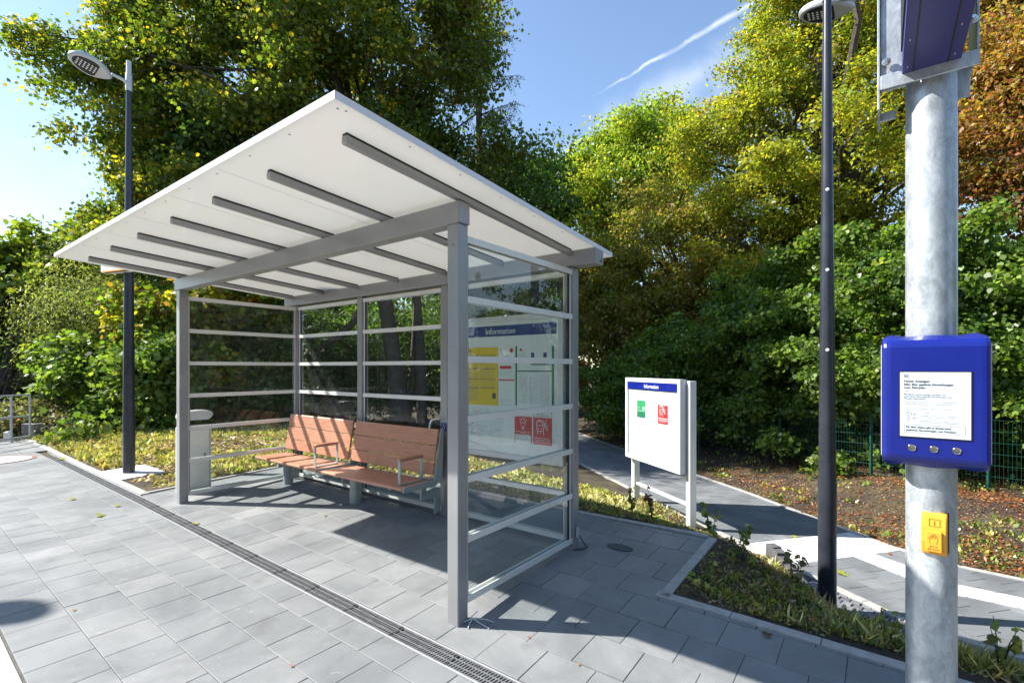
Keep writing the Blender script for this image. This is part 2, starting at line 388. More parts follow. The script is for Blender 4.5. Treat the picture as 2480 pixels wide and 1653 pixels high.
# paving frame: x along lx, y = ly + TIL*lx
def PT(px, py): return wor(px, py - TIL * px)
def PZ(px, py): return gzl(px, py - TIL * px)
cells = []
rows_l = [(-.345 - .204, -.345), ] + [(-.549 - .3195 * (k + 1), -.549 - .3195 * k) for k in range(4)]
for i, (a, c) in enumerate(rows_l):
    ph = -2.571 if i % 2 == 1 else -2.737
    # row order: cut row, [-.87,-.55], [-1.19,-.87] , ...
    ph = [-2.571, -2.737 + 0, -2.571 - .004, -2.737, -2.571][i] if False else (-2.411 if i % 2 == 1 else -2.571)
    k0 = -30
    for k in range(-30, 24): cells.append((ph + .322 * k, ph + .322 * (k + 1), a, c))
slabs('platform_paving', cells, [[(-11.25, -2.2), (4.5, -2.2), (4.5, .1), (-11.25, .1)]], M_SLAB, PZ, PT)
cells = []
y = -.182; i = 0
while y < 2.5:
    ph = -.664 if i % 2 == 0 else -.505
    for k in range(-16, 14): cells.append((ph + .3215 * k, ph + .3215 * (k + 1), y, y + .313))
    y += .313; i += 1
regs = [[(-5.52, -.19), (.93, -.19), (.93, 2.40), (-5.40, 2.30)], [(.93, -.19), (4.5, -.19), (4.5, 1.09), (.93, 1.12)]]
slabs('shelter_paving', cells, regs, M_SLAB, PZ, PT)
# bedding sheets under the slabs
def strips(x0, x1, y0, y1):
    ys = sorted({y0, y1} | {q for q in (-.27, -.16, .0, 2.45) if y0 < q < y1}); xs = sorted({x0, x1} | {q for q in (-5, -4, -3, -2, -1, 0, 1) if x0 < q < x1})
    return [[(a, c), (b_, c), (b_, d), (a, d)] for a, b_ in zip(xs, xs[1:]) for c, d in zip(ys, ys[1:])]
sheet('paving_bed', strips(-11.25, 4.5, -1.84, -.33) + strips(-5.5, .93, -.19, 2.36) + strips(.93, 4.5, -.19, 1.1), lambda a, c: PZ(a, c) - .007, M_JOINT, PT)
# far apron of paving past the drain end
cells = [(-11.25 - .62 * (k + 1), -11.25 - .62 * k, -3.0 + .62 * j + (.31 if k % 2 else 0), -3.0 + .62 * (j + 1) + (.31 if k % 2 else 0)) for k in range(5) for j in range(-6, 5)]
slabs('platform_apron', cells, [[(-13.6, -6), (-11.26, -6), (-11.26, .0), (-13.6, .0)]], M_SLAB, lambda a, c: PZ(a, c) + .0, PT)
cells = [(-11.2 + .5 * k, -11.2 + .5 * (k + 1), -1.84 - .32 * (j + 1), -1.84 - .32 * j) for k in range(34) for j in range(7)]
slabs('platform_edge_blocks', cells, [[(-11.2, -4.2), (4.5, -4.2), (4.5, -1.84), (-11.2, -1.84)]], M_SLABW, lambda a, c: PZ(a, c) + .002, PT, gap=.003)
sheet('edge_bed', [[(-13.6, -6), (4.5, -6), (4.5, -1.845), (-11.24, -1.845), (-11.24, .0), (-13.6, .0)]], lambda a, c: PZ(min(a, 0), -1) - .012, M_JOINT, PT)

# kerbs: one strip of edging stones each, with joints
def kerb(name, pts, zf, wdt, h0, h1, mat, label=None, sl=.0, depth=.22, joint=.5):
    b = MB(); pts = [Vector(p) for p in pts]
    for a, c in zip(pts, pts[1:]):
        d = c - a; L = d.length; d.normalize(); n = Vector((-d.y, d.x)); k = max(1, round(L / joint))
        for i in range(k):
            s0, s1 = a + d * (L * i / k + .002), a + d * (L * (i + 1) / k - .002)
            q = [s0, s1, s1 + n * wdt, s0 + n * wdt]
            zz = [zf(*p) for p in q]
            b.hexa([(p.x, p.y, z - depth) for p, z in zip(q, zz)], [(p.x, p.y, z + h1) for p, z in zip(q, zz)])
    o = b.build(name, mat, None, .004, 2); return tag(o, kind='structure')
def Wl(*pts): return [wor(*p) for p in pts]
kerb('kerb', Wl((.93, 1.115), (.93, 2.44)), gz, -.075, 0, .012, M_KERB)
kerb('kerb', Wl((4.5, 1.0), (.905, 1.115)), gz, -.075, 0, .012, M_KERB)
kerb('kerb', Wl((.915, 2.46), (-.47, 2.40), (-5.45, 2.30)), gz, -.07, 0, .006, M_KERB)
kerb('kerb', Wl((-5.46, 2.35), (-5.60, -.10)), gz, -.055, 0, .010, M_KERB)
kerb('kerb', Wl((-5.56, -.125), (-8.6, -.10), (-13.6, -.01)), gz, -.095, 0, .010, M_KERB)
zf_path = lambda x, y: ZP
kerb('path_kerb', LP[1:], zf_path, -.085, 0, .012, M_KERB, depth=.3)
kerb('path_kerb', RP[::-1][:-1], zf_path, -.085, 0, .012, M_KERB, depth=.3)

# path slabs: frame along the path
E1 = Vector((.224, -.9746)); E2 = Vector((.9746, .224)); PO = Vector((4.53, 6.53))
def TT(a, c): p = PO + E1 * a + E2 * c; return (p.x, p.y)
def toP(x, y): d = Vector((x, y)) - PO; return (d.dot(E1), d.dot(E2))
quads = [[toP(*LP[i]), toP(*LP[i + 1]), toP(*RP[i + 1]), toP(*RP[i])] for i in range(1, len(LP) - 1)]
cells = []
for j in range(-9, 12):
    y0 = .31 * j
    for k in range(-90, 30): x0 = .31 * k + (.155 if j % 2 else 0); cells.append((x0, x0 + .31, y0, y0 + .31))
fld = [toP(*unproj(*p, ZP)) for p in ((1790, 1318), (1980, 1300), (2062, 1289), (2175, 1331), (2110, 1339), (2064, 1345), (1936, 1361), (1860, 1366))]
fldc = ccw(fld)
def inside(p, poly):
    c = False
    for i in range(len(poly)):
        (x1, y1), (x2, y2) = poly[i], poly[i - 1]
        if (y1 > p[1]) != (y2 > p[1]) and p[0] < (x2 - x1) * (p[1] - y1) / (y2 - y1) + x1: c = not c
    return c
slabs('footpath', cells, quads, M_SLABP, lambda a, c: ZP, TT, gap=.002)
sheet('footpath_bed', quads, lambda a, c: ZP - .007, M_JOINT, TT)
# white tactile paving: a square field and the guiding strip, 4 mm proud
wq = [unproj(*p, ZP) for p in ((1775, 1320), (2078, 1287), (2178, 1333), (1925, 1366))]
wp = [toP(*p) for p in wq]
cw = [(.155 * k, .155 * (k + 1), .155 * j, .155 * (j + 1)) for k in range(-22, 12) for j in range(-12, 14)]
slabs('tactile_paving', cw, [wp], M_SLABW, lambda a, c: ZP + .006, TT, gap=.0015, bev=.004)
st_top = [unproj(*p, ZP) for p in ((2110, 1339), (2192, 1368), (2320, 1416), (2480, 1448), (2700, 1490))]
st_bot = [unproj(*p, ZP) for p in ((2064, 1345), (2192, 1397), (2320, 1441), (2480, 1474), (2700, 1520))]
sq = [[toP(*st_top[i]), toP(*st_top[i + 1]), toP(*st_bot[i + 1]), toP(*st_bot[i])] for i in range(4)]
cw = [(.155 * k, .155 * (k + 1), .155 * j, .155 * (j + 1)) for k in range(-6, 22) for j in range(-8, 26)]
slabs('guiding_strip', cw, sq, M_SLABW, lambda a, c: ZP + .0065, TT, gap=.0012, bev=.003)
# setts between retaining stones and the path kerb
lpn = [(3.60, 6.0), (3.72, 5.63), (3.93, 4.89), (4.28, 4.42), (5.2, 3.6), (7.2, 2.4)]
sreg = []
sin_ = SETT_IN
for a in range(len(sin_) - 1):
    pass
sett_poly = [[sin_[0], sin_[1], lpn[1], lpn[0]], [sin_[1], sin_[2], lpn[2], lpn[1]], [sin_[2], sin_[3], lpn[2]], [sin_[3], sin_[4], lpn[3], lpn[2]], [sin_[4], sin_[5], lpn[4], lpn[3]], [sin_[5], sin_[6], lpn[4]], [sin_[6], sin_[7], lpn[5], lpn[4]]]
cells = []
for j in range(-14, 45):
    for k in range(-45, 45):
        x0 = 5 + .098 * k + (.049 if j % 2 else 0) + random.uniform(-.006, .006); y0 = 2 + .098 * j
        cells.append((x0 - 2, x0 + .094 - 2, y0, y0 + .098))
SA = R(-52)
def TS(a, c): return (3.5 + (a - 3) * math.cos(SA) - (c - 2) * math.sin(SA), 4.8 + (a - 3) * math.sin(SA) + (c - 2) * math.cos(SA))
def toS(x, y):
    dx, dy = x - 3.5, y - 4.8; return (3 + dx * math.cos(SA) + dy * math.sin(SA), 2 - dx * math.sin(SA) + dy * math.cos(SA))
slabs('sett_strip', cells, [[toS(*p) for p in q] for q in sett_poly], M_SETT, lambda a, c: ZP - .01, TS, gap=.005, bev=.006, jit=.003)
sheet('sett_bed', [[toS(*p) for p in q] for q in sett_poly], lambda a, c: ZP - .024, M_JOINTD, TS)
# concrete foundation setts round the left lamp
cells = [(-7.75 + .1 * k, -7.75 + .1 * (k + 1), -.06 + .1 * j, -.06 + .1 * (j + 1)) for k in range(10) for j in range(7)]
slabs('lamp_footing_setts', cells, [[(-7.75, -.02), (-6.78, -.02), (-6.78, .55), (-7.75, .55)]], M_SLABW, lambda a, c: gzl(a, c) + .012, wor, gap=.004)

# terrain -----------------------------------------------------------
def seg_d(px, py, a, b_):
    ax, ay = a; bx, by = b_; dx, dy = bx - ax, by - ay; tt = np.clip(((px - ax) * dx + (py - ay) * dy) / (dx * dx + dy * dy), 0, 1)
    return np.hypot(px - ax - tt * dx, py - ay - tt * dy), (dx * (py - ay) - dy * (px - ax))
def poly_d(px, py, pts):
    best = np.full(px.shape, 1e9); sg = np.zeros(px.shape)
    for a, b_ in zip(pts, pts[1:]):
        d, s_ = seg_d(px, py, a, b_); m_ = d < best; best = np.where(m_, d, best); sg = np.where(m_, s_, sg)
    return best, sg
WALL = [(3.09, 7.84), (3.30, 6.4)] + SETT_IN
LFULL = LP[:6] + WALL[1:]
def sstep(t): t = np.clip(t, 0, 1); return t * t * (3 - 2 * t)
def terrain(px, py):
    px = np.asarray(px, float); py = np.asarray(py, float)
    dx, dy = px - AX, py - AY; lx = CY_ * dx + SY_ * dy; ly = -SY_ * dx + CY_ * dy
    z0 = .0433 * np.clip(ly, LYD, 2.45) - .0075 * np.clip(lx, -5, 0)
    d1 = np.hypot(np.maximum(lx - .95, 0), np.maximum(ly - 2.45, 0)); d2 = np.maximum(ly - 1.12, 0)
    dP = np.minimum(d1, d2)
    dL, s1 = poly_d(px, py, LFULL); dR, s2 = poly_d(px, py, RP)
    rightof_L = s1 > 0; rightof_R = s2 > 0       # directions run towards the camera: positive = to the right (east)
    zl = -.8 + .22 * sstep((6.6 - py) / 1.0) * (px < 6)
    t = np.where(dP <= 0, 0, dP / (dP + dL + 1e-6))
    zb = z0 * (1 - sstep(t * .9 + .1 * t)) + zl * sstep(t)
    zr = -.8 + .33 * sstep(dR / 3.2)
    z = np.where(rightof_R, zr, np.where(rightof_L, ZP, zb))
    far = sstep((np.hypot(px, py) - 60) / 60); z = z * (1 - far) + .2 * far
    bumps = .012 * np.sin(px * 3.1 + 1.3 * np.sin(py * 2.3)) * np.sin(py * 2.7 + .5 + np.sin(px * 1.9)) + .006 * np.sin(px * 9.1 + py * 4) * np.sin(py * 8.3 - px * 3)
    inplat = (dP <= .0) & ((lx > -5.6) | (ly < -.05)) & (lx < 4.6)
    inpath = rightof_L & ~rightof_R
    z = z + np.where(inplat | inpath, -.03, bumps - .01)
    return z
def axis(a, b_, near0, near1, fine, coarse):
    out = [near0]; x = near0; st = fine
    while x < near1: x += fine; out.append(x)
    st = fine
    while x < b_: st = min(coarse, st * 1.18); x += st; out.append(x)
    x = near0; st = fine; pre = []
    while x > a: st = min(coarse, st * 1.18); x -= st; pre.append(x)
    return np.array(pre[::-1] + out)
gx = axis(-260, 260, -7, 8, .09, 25); gy = axis(-260, 420, 1.2, 12, .09, 25)
GX, GY = np.meshgrid(gx, gy); GZ = terrain(GX, GY)
nx, ny = len(gx), len(gy)
co = np.stack([GX, GY, GZ], -1).reshape(-1, 3)
idx = np.arange(nx * ny).reshape(ny, nx)
fq = np.stack([idx[:-1, :-1], idx[:-1, 1:], idx[1:, 1:], idx[1:, :-1]], -1).reshape(-1, 4)
def npmesh(name, co, quads, mats, cols=None, nper=4, smooth=False):
    me = bpy.data.meshes.new(name); nv = len(co); nf = len(quads)
    me.vertices.add(nv); me.vertices.foreach_set('co', np.ascontiguousarray(co, np.float32).ravel())
    me.loops.add(nf * nper); me.loops.foreach_set('vertex_index', np.ascontiguousarray(quads, np.int32).ravel())
    me.polygons.add(nf); me.polygons.foreach_set('loop_start', np.arange(0, nf * nper, nper, dtype=np.int32))
    for m in (mats if isinstance(mats, list) else [mats]): me.materials.append(m)
    me.update(calc_edges=True)
    if cols is not None:
        a = me.attributes.new('Col', 'FLOAT_COLOR', 'FACE'); a.data.foreach_set('color', np.ascontiguousarray(cols, np.float32).ravel())
    if smooth: me.polygons.foreach_set('use_smooth', np.ones(nf, bool))
    return me
o = bpy.data.objects.new('ground', npmesh('ground', co, fq, M_SOIL, smooth=True)); link(o); tag(o, kind='structure')
def tz(x, y): return float(terrain(np.array([x]), np.array([y]))[0])
# ------------------------------------------------------------------ drain channel in front of the shelter
dr = thing('drain_channel', 'long slotted iron drain channel running through the grey platform slabs', 'drain', mat=Matrix.Translation((*wor(0, 0), 0)) @ Matrix.Rotation(YAW - TIL, 4, 'Z'))
def dz(px): return gzl(px, -.27)
b = MB(); y0, y1 = -.338, -.189
for a in range(-12, 3):
    a0, a1 = max(a, -11.05), a + 1
    if a1 <= a0: continue
    za, zb_ = dz(a0), dz(a1)
    b.hexa([(a0, y0, za - .06), (a1, y0, zb_ - .06), (a1, y1, zb_ - .06), (a0, y1, za - .06)], [(a0, y0, za - .035), (a1, y0, zb_ - .035), (a1, y1, zb_ - .035), (a0, y1, za - .035)])
b.build('channel', M_DRAINK, dr)
b = MB()
for a in range(-12, 3):
    a0, a1 = max(a, -11.05), a + 1
    za, zb_ = dz(a0) + .001, dz(a1) + .001
    for q0, q1 in ((y0, y0 + .009), (y1 - .009, y1)):
        b.hexa([(a0, q0, za - .05), (a1, q0, zb_ - .05), (a1, q1, zb_ - .05), (a0, q1, za - .05)], [(a0, q0, za), (a1, q0, zb_), (a1, q1, zb_), (a0, q1, za)])
b.build('edge_rail', M_SILVER, dr)
gi = 0
for g in range(23):
    g0 = 1.2 - .5 * (g + 1); g1 = g0 + .497
    if g1 < -11.05: break
    g0 = max(g0, -11.05); b = MB(); zm = dz((g0 + g1) / 2)
    def gb(xa, xb, ya, yb, sh=0.):
        b.hexa([(xa, ya, zm - .018), (xb, ya, zm - .018), (xb + sh, yb, zm - .018), (xa + sh, yb, zm - .018)], [(xa, ya, zm), (xb, ya, zm), (xb + sh, yb, zm), (xa + sh, yb, zm)])
    ya, yb = y0 + .0095, y1 - .0095
    ribs = [(ya, ya + .010), (ya + .0385, ya + .0465), (ya + .0835, ya + .0915), (yb - .010, yb)]
    for r0, r1 in ribs: gb(g0, g1, r0, r1)
    for row in range(3):
        r0, r1 = ribs[row][1] + .0002, ribs[row + 1][0] - .0002; x = g0 + .004 + .007 * row
        gb(g0, g0 + .004, r0, r1)
        while x < g1 - .021: gb(x + .0125, x + .0210, r0, r1, .005); x += .0210
    b.build('grate', M_DRAIN, dr)

# ------------------------------------------------------------------ shelter
sh = thing('waiting_shelter', 'open grey metal and glass waiting shelter with a white sloping roof', 'shelter', mat=SM)
W = 4.734; PW = .098; DB = 1.517
zg = gzl
posts = [(0, 0), (-W + PW, 0), (0, DB), (-1.585, DB), (-3.10, DB), (-W + PW, DB)]       # right-front corner of each
for i, (px, py) in enumerate(posts):
    b = MB(); top = 2.655 if py == 0 else 2.617
    b.box(px - PW, px, py, py + PW, zg(px, py) - .05, top)
    o = b.build('post', [M_POST, M_SCREW], sh, .006, 2)
b = MB(); b.lathe([(.009, 0), (.009, .003), (.004, .004)], 12, Matrix.Translation((-.05, -.0005, 2.52)) @ Matrix.Rotation(R(90), 4, 'X'))
b.build('screw', M_SCREW, sh)
b = MB(); b.box(-W - .05, .012, -.006, PW + .006, 2.656, 2.800); b.build('front_beam', M_POST, sh, .006, 2)
def roofz(ly): return 2.867 - .0673 * ly
b = MB()
lo = [(-4.95, DB - .03, 2.618), (.235, DB - .03, 2.618), (.235, DB + PW + .03, 2.618), (-4.95, DB + PW + .03, 2.618)]
hi = [(x, y, roofz(y) - .012) for x, y, z in lo]
b.hexa(lo, hi); b.build('rear_beam', M_POST, sh, .006, 2)
b = MB(); b.box(.2352, .237, DB + .05, DB + .10, 2.64, 2.648); b.lathe([(.007, 0), (.007, .003)], 10, Matrix.Translation((.235, DB + .085, 2.665)) @ Matrix.Rotation(R(90), 4, 'Y')); b.build('screw', M_GASKET, sh)
RX0, RX1, RY0, RY1 = -5.12, .21, -1.048, 1.87
# rafters with black gasket on top
for i in range(7):
    x1 = .005 - i * .783; x0 = x1 - .045; y0, y1 = -.845, DB - .031
    b = MB()
    def seg(ya, yb, t0, t1):
        b.hexa([(x0, ya, roofz(ya) - t0), (x1, ya, roofz(ya) - t0), (x1, yb, roofz(yb) - t0), (x0, yb, roofz(yb) - t0)], [(x0, ya, roofz(ya) - t1), (x1, ya, roofz(ya) - t1), (x1, yb, roofz(yb) - t1), (x0, yb, roofz(yb) - t1)])
    seg(y0, y1, .055, .0145)
    r = b.build('rafter', M_POST, sh, .003, 1)
    b = MB(); x0 += .004; x1 -= .004; seg(y0 + .004, y1, .0143, .0005); b.build('gasket', M_GASKET, r)
# roof panel
b = MB()
b.hexa([(RX0, RY0, roofz(RY0)), (RX1, RY0, roofz(RY0)), (RX1, RY1, roofz(RY1)), (RX0, RY1, roofz(RY1))], [(RX0, RY0, roofz(RY0) + .032), (RX1, RY0, roofz(RY0) + .032), (RX1, RY1, roofz(RY1) + .032), (RX0, RY1, roofz(RY1) + .032)])
roof = b.build('roof_panel', [M_ROOF], sh, .003, 2)
def roof_strip(bb, xa, xb, ya, yb, t):
    bb.hexa([(xa, ya, roofz(ya) - t), (xb, ya, roofz(ya) - t), (xb, yb, roofz(yb) - t), (xa, yb, roofz(yb) - t)], [(xa, ya, roofz(ya) + .001), (xb, ya, roofz(ya) + .001), (xb, yb, roofz(yb) + .001), (xa, yb, roofz(yb) + .001)])
b = MB()
for i in range(1, 6):
    x = .005 - i * .783 - .30; roof_strip(b, x - .0012, x + .0012, RY0 + .03, RY1 - .03, .0006)
b.build('panel_joint', M_INKL, roof)
def rdot(x, y): b = MB(); b.lathe([(.0065, -.0015), (.0065, .001)], 10, Matrix.Translation((x, y, roofz(y)))); b.build('rivet', M_INKL, roof)
for k in range(13): rdot(RX0 + .06 + k * (RX1 - RX0 - .12) / 12, RY0 + .055)
for k in range(8): rdot(RX1 - .045, RY0 + .09 + k * .40)
b = MB()                                              # white folded edge trim all round
e = .004; t0, t1 = -.002, .036
for (xa, xb, ya, yb) in ((RX0 - e, RX1 + e, RY0 - e, RY0 - .0005), (RX0 - e, RX1 + e, RY1 + .0005, RY1 + e), (RX0 - e, RX0 - .0005, RY0, RY1), (RX1 + .0005, RX1 + e, RY0, RY1)):
    b.hexa([(xa, ya, roofz(ya) + t0), (xb, ya, roofz(ya) + t0), (xb, yb, roofz(yb) + t0), (xa, yb, roofz(yb) + t0)], [(xa, ya, roofz(ya) + t1), (xb, ya, roofz(ya) + t1), (xb, yb, roofz(yb) + t1), (xa, yb, roofz(yb) + t1)])
b.build('edge_trim', M_ROOFEDGE, sh)
# glazed walls: rails at equal heights, glass behind them
ZR = [2.5687 - .4045 * k for k in range(7)]
def wall(M, L, screws=True, rails=range(7)):
    """wall frame running along local +x from 0 to L, its outer face at y=0, glass at y=.035"""
    for k in rails:
        z = ZR[k]; b = MB(); h = .046
        b.box(.001, L - .001, 0, .012, z - h / 2, z + h / 2, M)
        b.box(.001, L - .001, .046, .058, z - h / 2, z + h / 2, M)
        if screws:
            b.cur = 1; n = 6
            for s_ in range(n):
                x = .05 + (L - .1) * s_ / (n - 1)
                b.lathe([(.0045, -.0015), (.0045, 0)], 8, M @ Matrix.Translation((x, 0, z)) @ Matrix.Rotation(R(90), 4, 'X'))
        b.build('rail', [M_RAIL, M_SCREW], sh, .0015, 1)
    zt, zb_ = ZR[0] + .023, ZR[6] - .023
    b = MB()
    for x0, x1 in ((0.0005, .028), (L - .028, L - .0005)):
        b.box(x0, x1, .014, .044, zb_, zt, M)
    b.box(.0285, L - .0285, .014, .044, zt - .012, zt - .0005, M); b.box(.0285, L - .0285, .014, .044, zb_ + .0005, zb_ + .012, M)
    b.build('pane_frame', M_FRAME, sh, .002, 1)
    for q in (.0287, L - .0337): b = MB(); b.box(q, q + .005, .018, .040, zb_ + .013, zt - .013, M); b.build('glazing_seal', M_GASKET, sh)
    b = MB(); b.box(.034, L - .034, .025, .033, zb_ + .0125, zt - .0125, M); b.build('glass_pane', M_GLASS, sh)
def WM(ox, oy, ang): return Matrix.Translation((ox, oy, 0)) @ Matrix.Rotation(R(ang), 4, 'Z')
Lw = DB - PW
wall(WM(-.008, PW, 90), Lw)                                     # right side wall, outer face outwards
wall(WM(-W + .012, DB, -90), Lw)                                # left side wall
for x0, x1 in ((-W + PW, -3.10 - PW), (-3.10, -1.585 - PW), (-1.585, -PW)):
    wall(WM(x0, DB + .012, 0), x1 - x0)
# wheelchair sign on the middle rear post
b = MB(); b.box(-1.585 - PW + .012, -1.585 - .006, DB - .003, DB - .0005, 1.01, 1.10); sg_ = b.build('wheelchair_sign', M_NAVY, sh)
SG = Matrix.Translation((-1.585 - PW / 2 + .003, DB - .004, 1.055)) @ Matrix.Rotation(R(90), 4, 'X')
b = MB()
b.tube([(-.006, .022, 0), (-.006, .004, 0), (.012, .002, 0), (.020, -.018, 0), (.026, -.016, 0)], .0026, 6, True, SG)
b.tube([(.016 * math.cos(a) - .004, .016 * math.sin(a) - .012, 0) for a in [R(q) for q in range(100, 390, 20)]], .0022, 6, True, SG)
b.lathe([(.005, 0), (.005, .002)], 10, SG @ Matrix.Translation((-.006, .031, 0)))
b.tube([(-.006, .014, 0), (.010, .012, 0)], .002, 6, True, SG)
b.build('wheelchair_symbol', M_TEXTW, sg_)

# ------------------------------------------------------------------ bench
bn = thing('bench', 'two-section reddish wooden bench with grey metal armrests inside the shelter', 'bench', mat=SM)
def slat(mb, x0, x1, prof):
    """extrude a (y,z) outline along x"""
    n = len(prof); vs = [(x0, y, z) for y, z in prof] + [(x1, y, z) for y, z in prof]
    mb.add(vs, [tuple(range(n))[::-1], tuple(range(n, 2 * n))] + [(i, (i + 1) % n, n + (i + 1) % n, n + i) for i in range(n)])
SB = [(-4.60, -3.105), (-3.045, -1.60)]
ZS = .50
back_pts = [(1.335, .555), (1.425, 1.035)]                     # bottom, top of the backrest line (y,z)
def bk(t, off=0):
    (ya, za), (yb, zb_) = back_pts; d = Vector((yb - ya, zb_ - za)).normalized(); n = Vector((d.y, -d.x))
    p = Vector((ya, za)) + (Vector((yb, zb_)) - Vector((ya, za))) * t - n * 0 + n * off; return (p.x, p.y)
for x0, x1 in SB:
    b = MB()
    y = .885
    for k in range(4):
        y1_ = y + (.108)
        if k == 0: prof = [(y + .016, ZS - .036), (y + .003, ZS - .026), (y, ZS - .012), (y + .005, ZS - .002), (y + .018, ZS + .002), (y1_, ZS), (y1_, ZS - .03)]
        else: prof = [(y + .003, ZS - .03), (y + .003, ZS), (y1_, ZS - .002 * (k == 3)), (y1_, ZS - .03)]
        slat(b, x0, x1, prof); y = y1_ + .004
    b.build('seat', M_WOOD, bn, .003, 2)
    b = MB()
    for t0, t1 in ((0, .27), (.285, .635), (.65, 1.0)):
        p = [bk(t0), bk(t1), bk(t1, -.028), bk(t0, -.028)]
        if t1 == 1.0: p = [bk(t0), bk(.965), bk(1.0, -.008), bk(1.0, -.02), bk(.97, -.03), bk(t0, -.028)]
        slat(b, x0, x1, [(q[0], q[1]) for q in p])
    b.build('backrest', M_WOOD, bn, .003, 2)
for xe in (-3.075, -1.590):                                    # end frames: bent flat plates
    b = MB()
    th = .021
    slat(b, xe - th / 2, xe + th / 2, [(.895, ZS - .035), (.91, ZS - .052), (1.33, ZS - .06), (1.44, ZS - .01), (1.47, 1.04), (1.43, 1.045), (1.335, .565), (1.32, ZS + .012), (.91, ZS + .008), (.893, ZS - .012)])
    b.build('end_frame', M_BGREY, bn, .004, 2)
for xa in (-3.245, -1.71):
    b = MB(); q = .0
    for ya in (.955, 1.255):
        b.box(xa - .021, xa + .021, ya - .004, ya + .004, ZS + .012, .742)
    b.box(xa - .021, xa + .021, .951, 1.259, ZS + .003, ZS + .0115); b.box(xa - .021, xa + .021, .951, 1.259, .7425, .750)
    ar = b.build('armrest', M_BGREY, bn, .002, 1)
    b = MB(); slat(b, xa - .024, xa + .024, [(.945, .7505), (.943, .765), (.955, .772), (1.10, .781), (1.262, .776), (1.268, .765), (1.264, .7505)]); b.build('armrest_cap', M_WOOD, ar, .004, 2)
b = MB(); b.box(-4.50, -1.66, 1.215, 1.285, .372, .438); b.build('support_beam', M_BGREY, bn, .005, 2)
for xs in (-4.585, -3.06, -1.66):
    b = MB()
    slat(b, xs - .012, xs + .012, [(1.20, .30), (1.20, .371), (1.40, .40), (1.475, .395), (1.475, .12), (1.40, .12), (1.40, .30)])
    for k in range(3): b.lathe([(.009, 0), (.009, .012)], 8, Matrix.Translation((xs + .012, 1.43, .16 + .08 * k)) @ Matrix.Rotation(R(90), 4, 'Y'))
    b.build('bracket', M_BGREY, bn, .003, 2)
for xs in (-4.30, -3.20, -2.80, -1.85):
    b = MB(); b.box(xs - .025, xs + .025, .94, 1.29, ZS - .062, ZS - .0315); b.build('seat_bearer', M_BGREY, bn, .006, 2)
b = MB(); b.lathe([(.065, zg(-2.86, 1.3) - .02), (.065, .371)], 20, Matrix.Translation((-2.86, 1.25, 0))); b.build('leg', M_BGREY, bn, smooth=True)
b = MB(); b.lathe([(.065, zg(-4.3, 1.3) - .02), (.065, .371)], 20, Matrix.Translation((-4.40, 1.25, 0))); b.build('leg', M_BGREY, bn, smooth=True)
# bent steel grab rail behind the post
gr = MB(); gr.tube([(-1.735, 1.47, .80), (-1.74, 1.44, .83), (-1.745, 1.41, .90), (-1.745, 1.41, 1.06), (-1.74, 1.43, 1.12), (-1.70, 1.45, 1.14), (-1.66, 1.50, 1.14)], .0125, 10, True, SM)
tag(gr.build('grab_rail', M_STEEL, None, smooth=True), 'bent steel grab rail beside the rear post behind the bench end', 'grab rail')

# ------------------------------------------------------------------ information case on the rear wall
ic = thing('information_case', 'large wall information case with navy header inside the shelter behind glass', 'notice board', mat=SM @ Matrix.Translation((0, 1.46, 0)))
x0, x1, z0, z1 = -1.50, -.068, .812, 2.212
b = MB(); b.box(x0, x1, .004, .044, z0, z1); b.build('case_body', M_SILVER, ic, .004, 2)
b = MB(); f = .052
for q in ((x0, x0 + f, z0, z1), (x1 - f, x1, z0, z1), (x0 + f + .0005, x1 - f - .0005, z1 - f, z1), (x0 + f + .0005, x1 - f - .0005, z0, z0 + f)): b.box(q[0], q[1], -.016, .0035, q[2], q[3])
b.build('door_frame', M_SILVER, ic, .003, 2)
b = MB(); b.box(x0 + f + .0005, x1 - f - .0005, -.001, .0035, z0 + f + .0005, z1 - f - .0005); b.build('backboard', M_BOARD, ic)
b = MB(); b.box(x0 + f + .012, -.143, -.0045, -.0015, 2.016, 2.121); hd = b.build('header', M_NAVY, ic)
XR = Matrix.Rotation(R(90), 4, 'X')
text('header_lettering', 'Information', .082, M_TEXTW, hd, Matrix.Translation((-.985, -.0052, 2.038)) @ XR, .98)
b = MB(); b.box(x0 + f + .001, x1 - f - .001, -.0135, -.0095, z0 + f + .001, z1 - f - .001); b.build('case_glass', M_GLASS, ic)
def poster(name, label, cat, M, wd, ht, base, parts, group=None):
    """sheet of paper lying in the local x-z plane; parts = (material, [rects], name) printed on it"""
    p = thing(name, label, cat, mat=M, group=group)
    b = MB(); b.box(0, wd, -.0008, .0, 0, ht); b.build('paper', base, p)
    for i, (mt, rects, nm) in enumerate(parts):
        b = MB()
        for (a, c, d, e) in rects: b.box(a, c, -.0014 - .0003 * i, -.0009, d, e)
        b.build(nm, mt, p)
    return p
def lines(x0, x1, ztop, n, pitch, h=.003, seed=0, cut=.35):
    rr = random.Random(seed); out = []
    for k in range(n):
        z = ztop - k * pitch; x = x0
        while x < x1 - .01:
            l = rr.uniform(.012, .05); e_ = min(x1, x + l)
            if rr.random() > .12: out.append((x, e_, z, z + h))
            x = e_ + rr.uniform(.004, .008)
            if rr.random() < .05: break
    return out
IM = SM @ Matrix.Translation((0, 1.455, 0))
def at_case(x, z): return IM @ Matrix.Translation((x, .0015, z))
rr = random.Random(3)
blk = [(.01 + .215 * c, .20 + .215 * c, z, z + .006) for c in (0, 1) for z in (.50, .435, .365, .26, .17)]
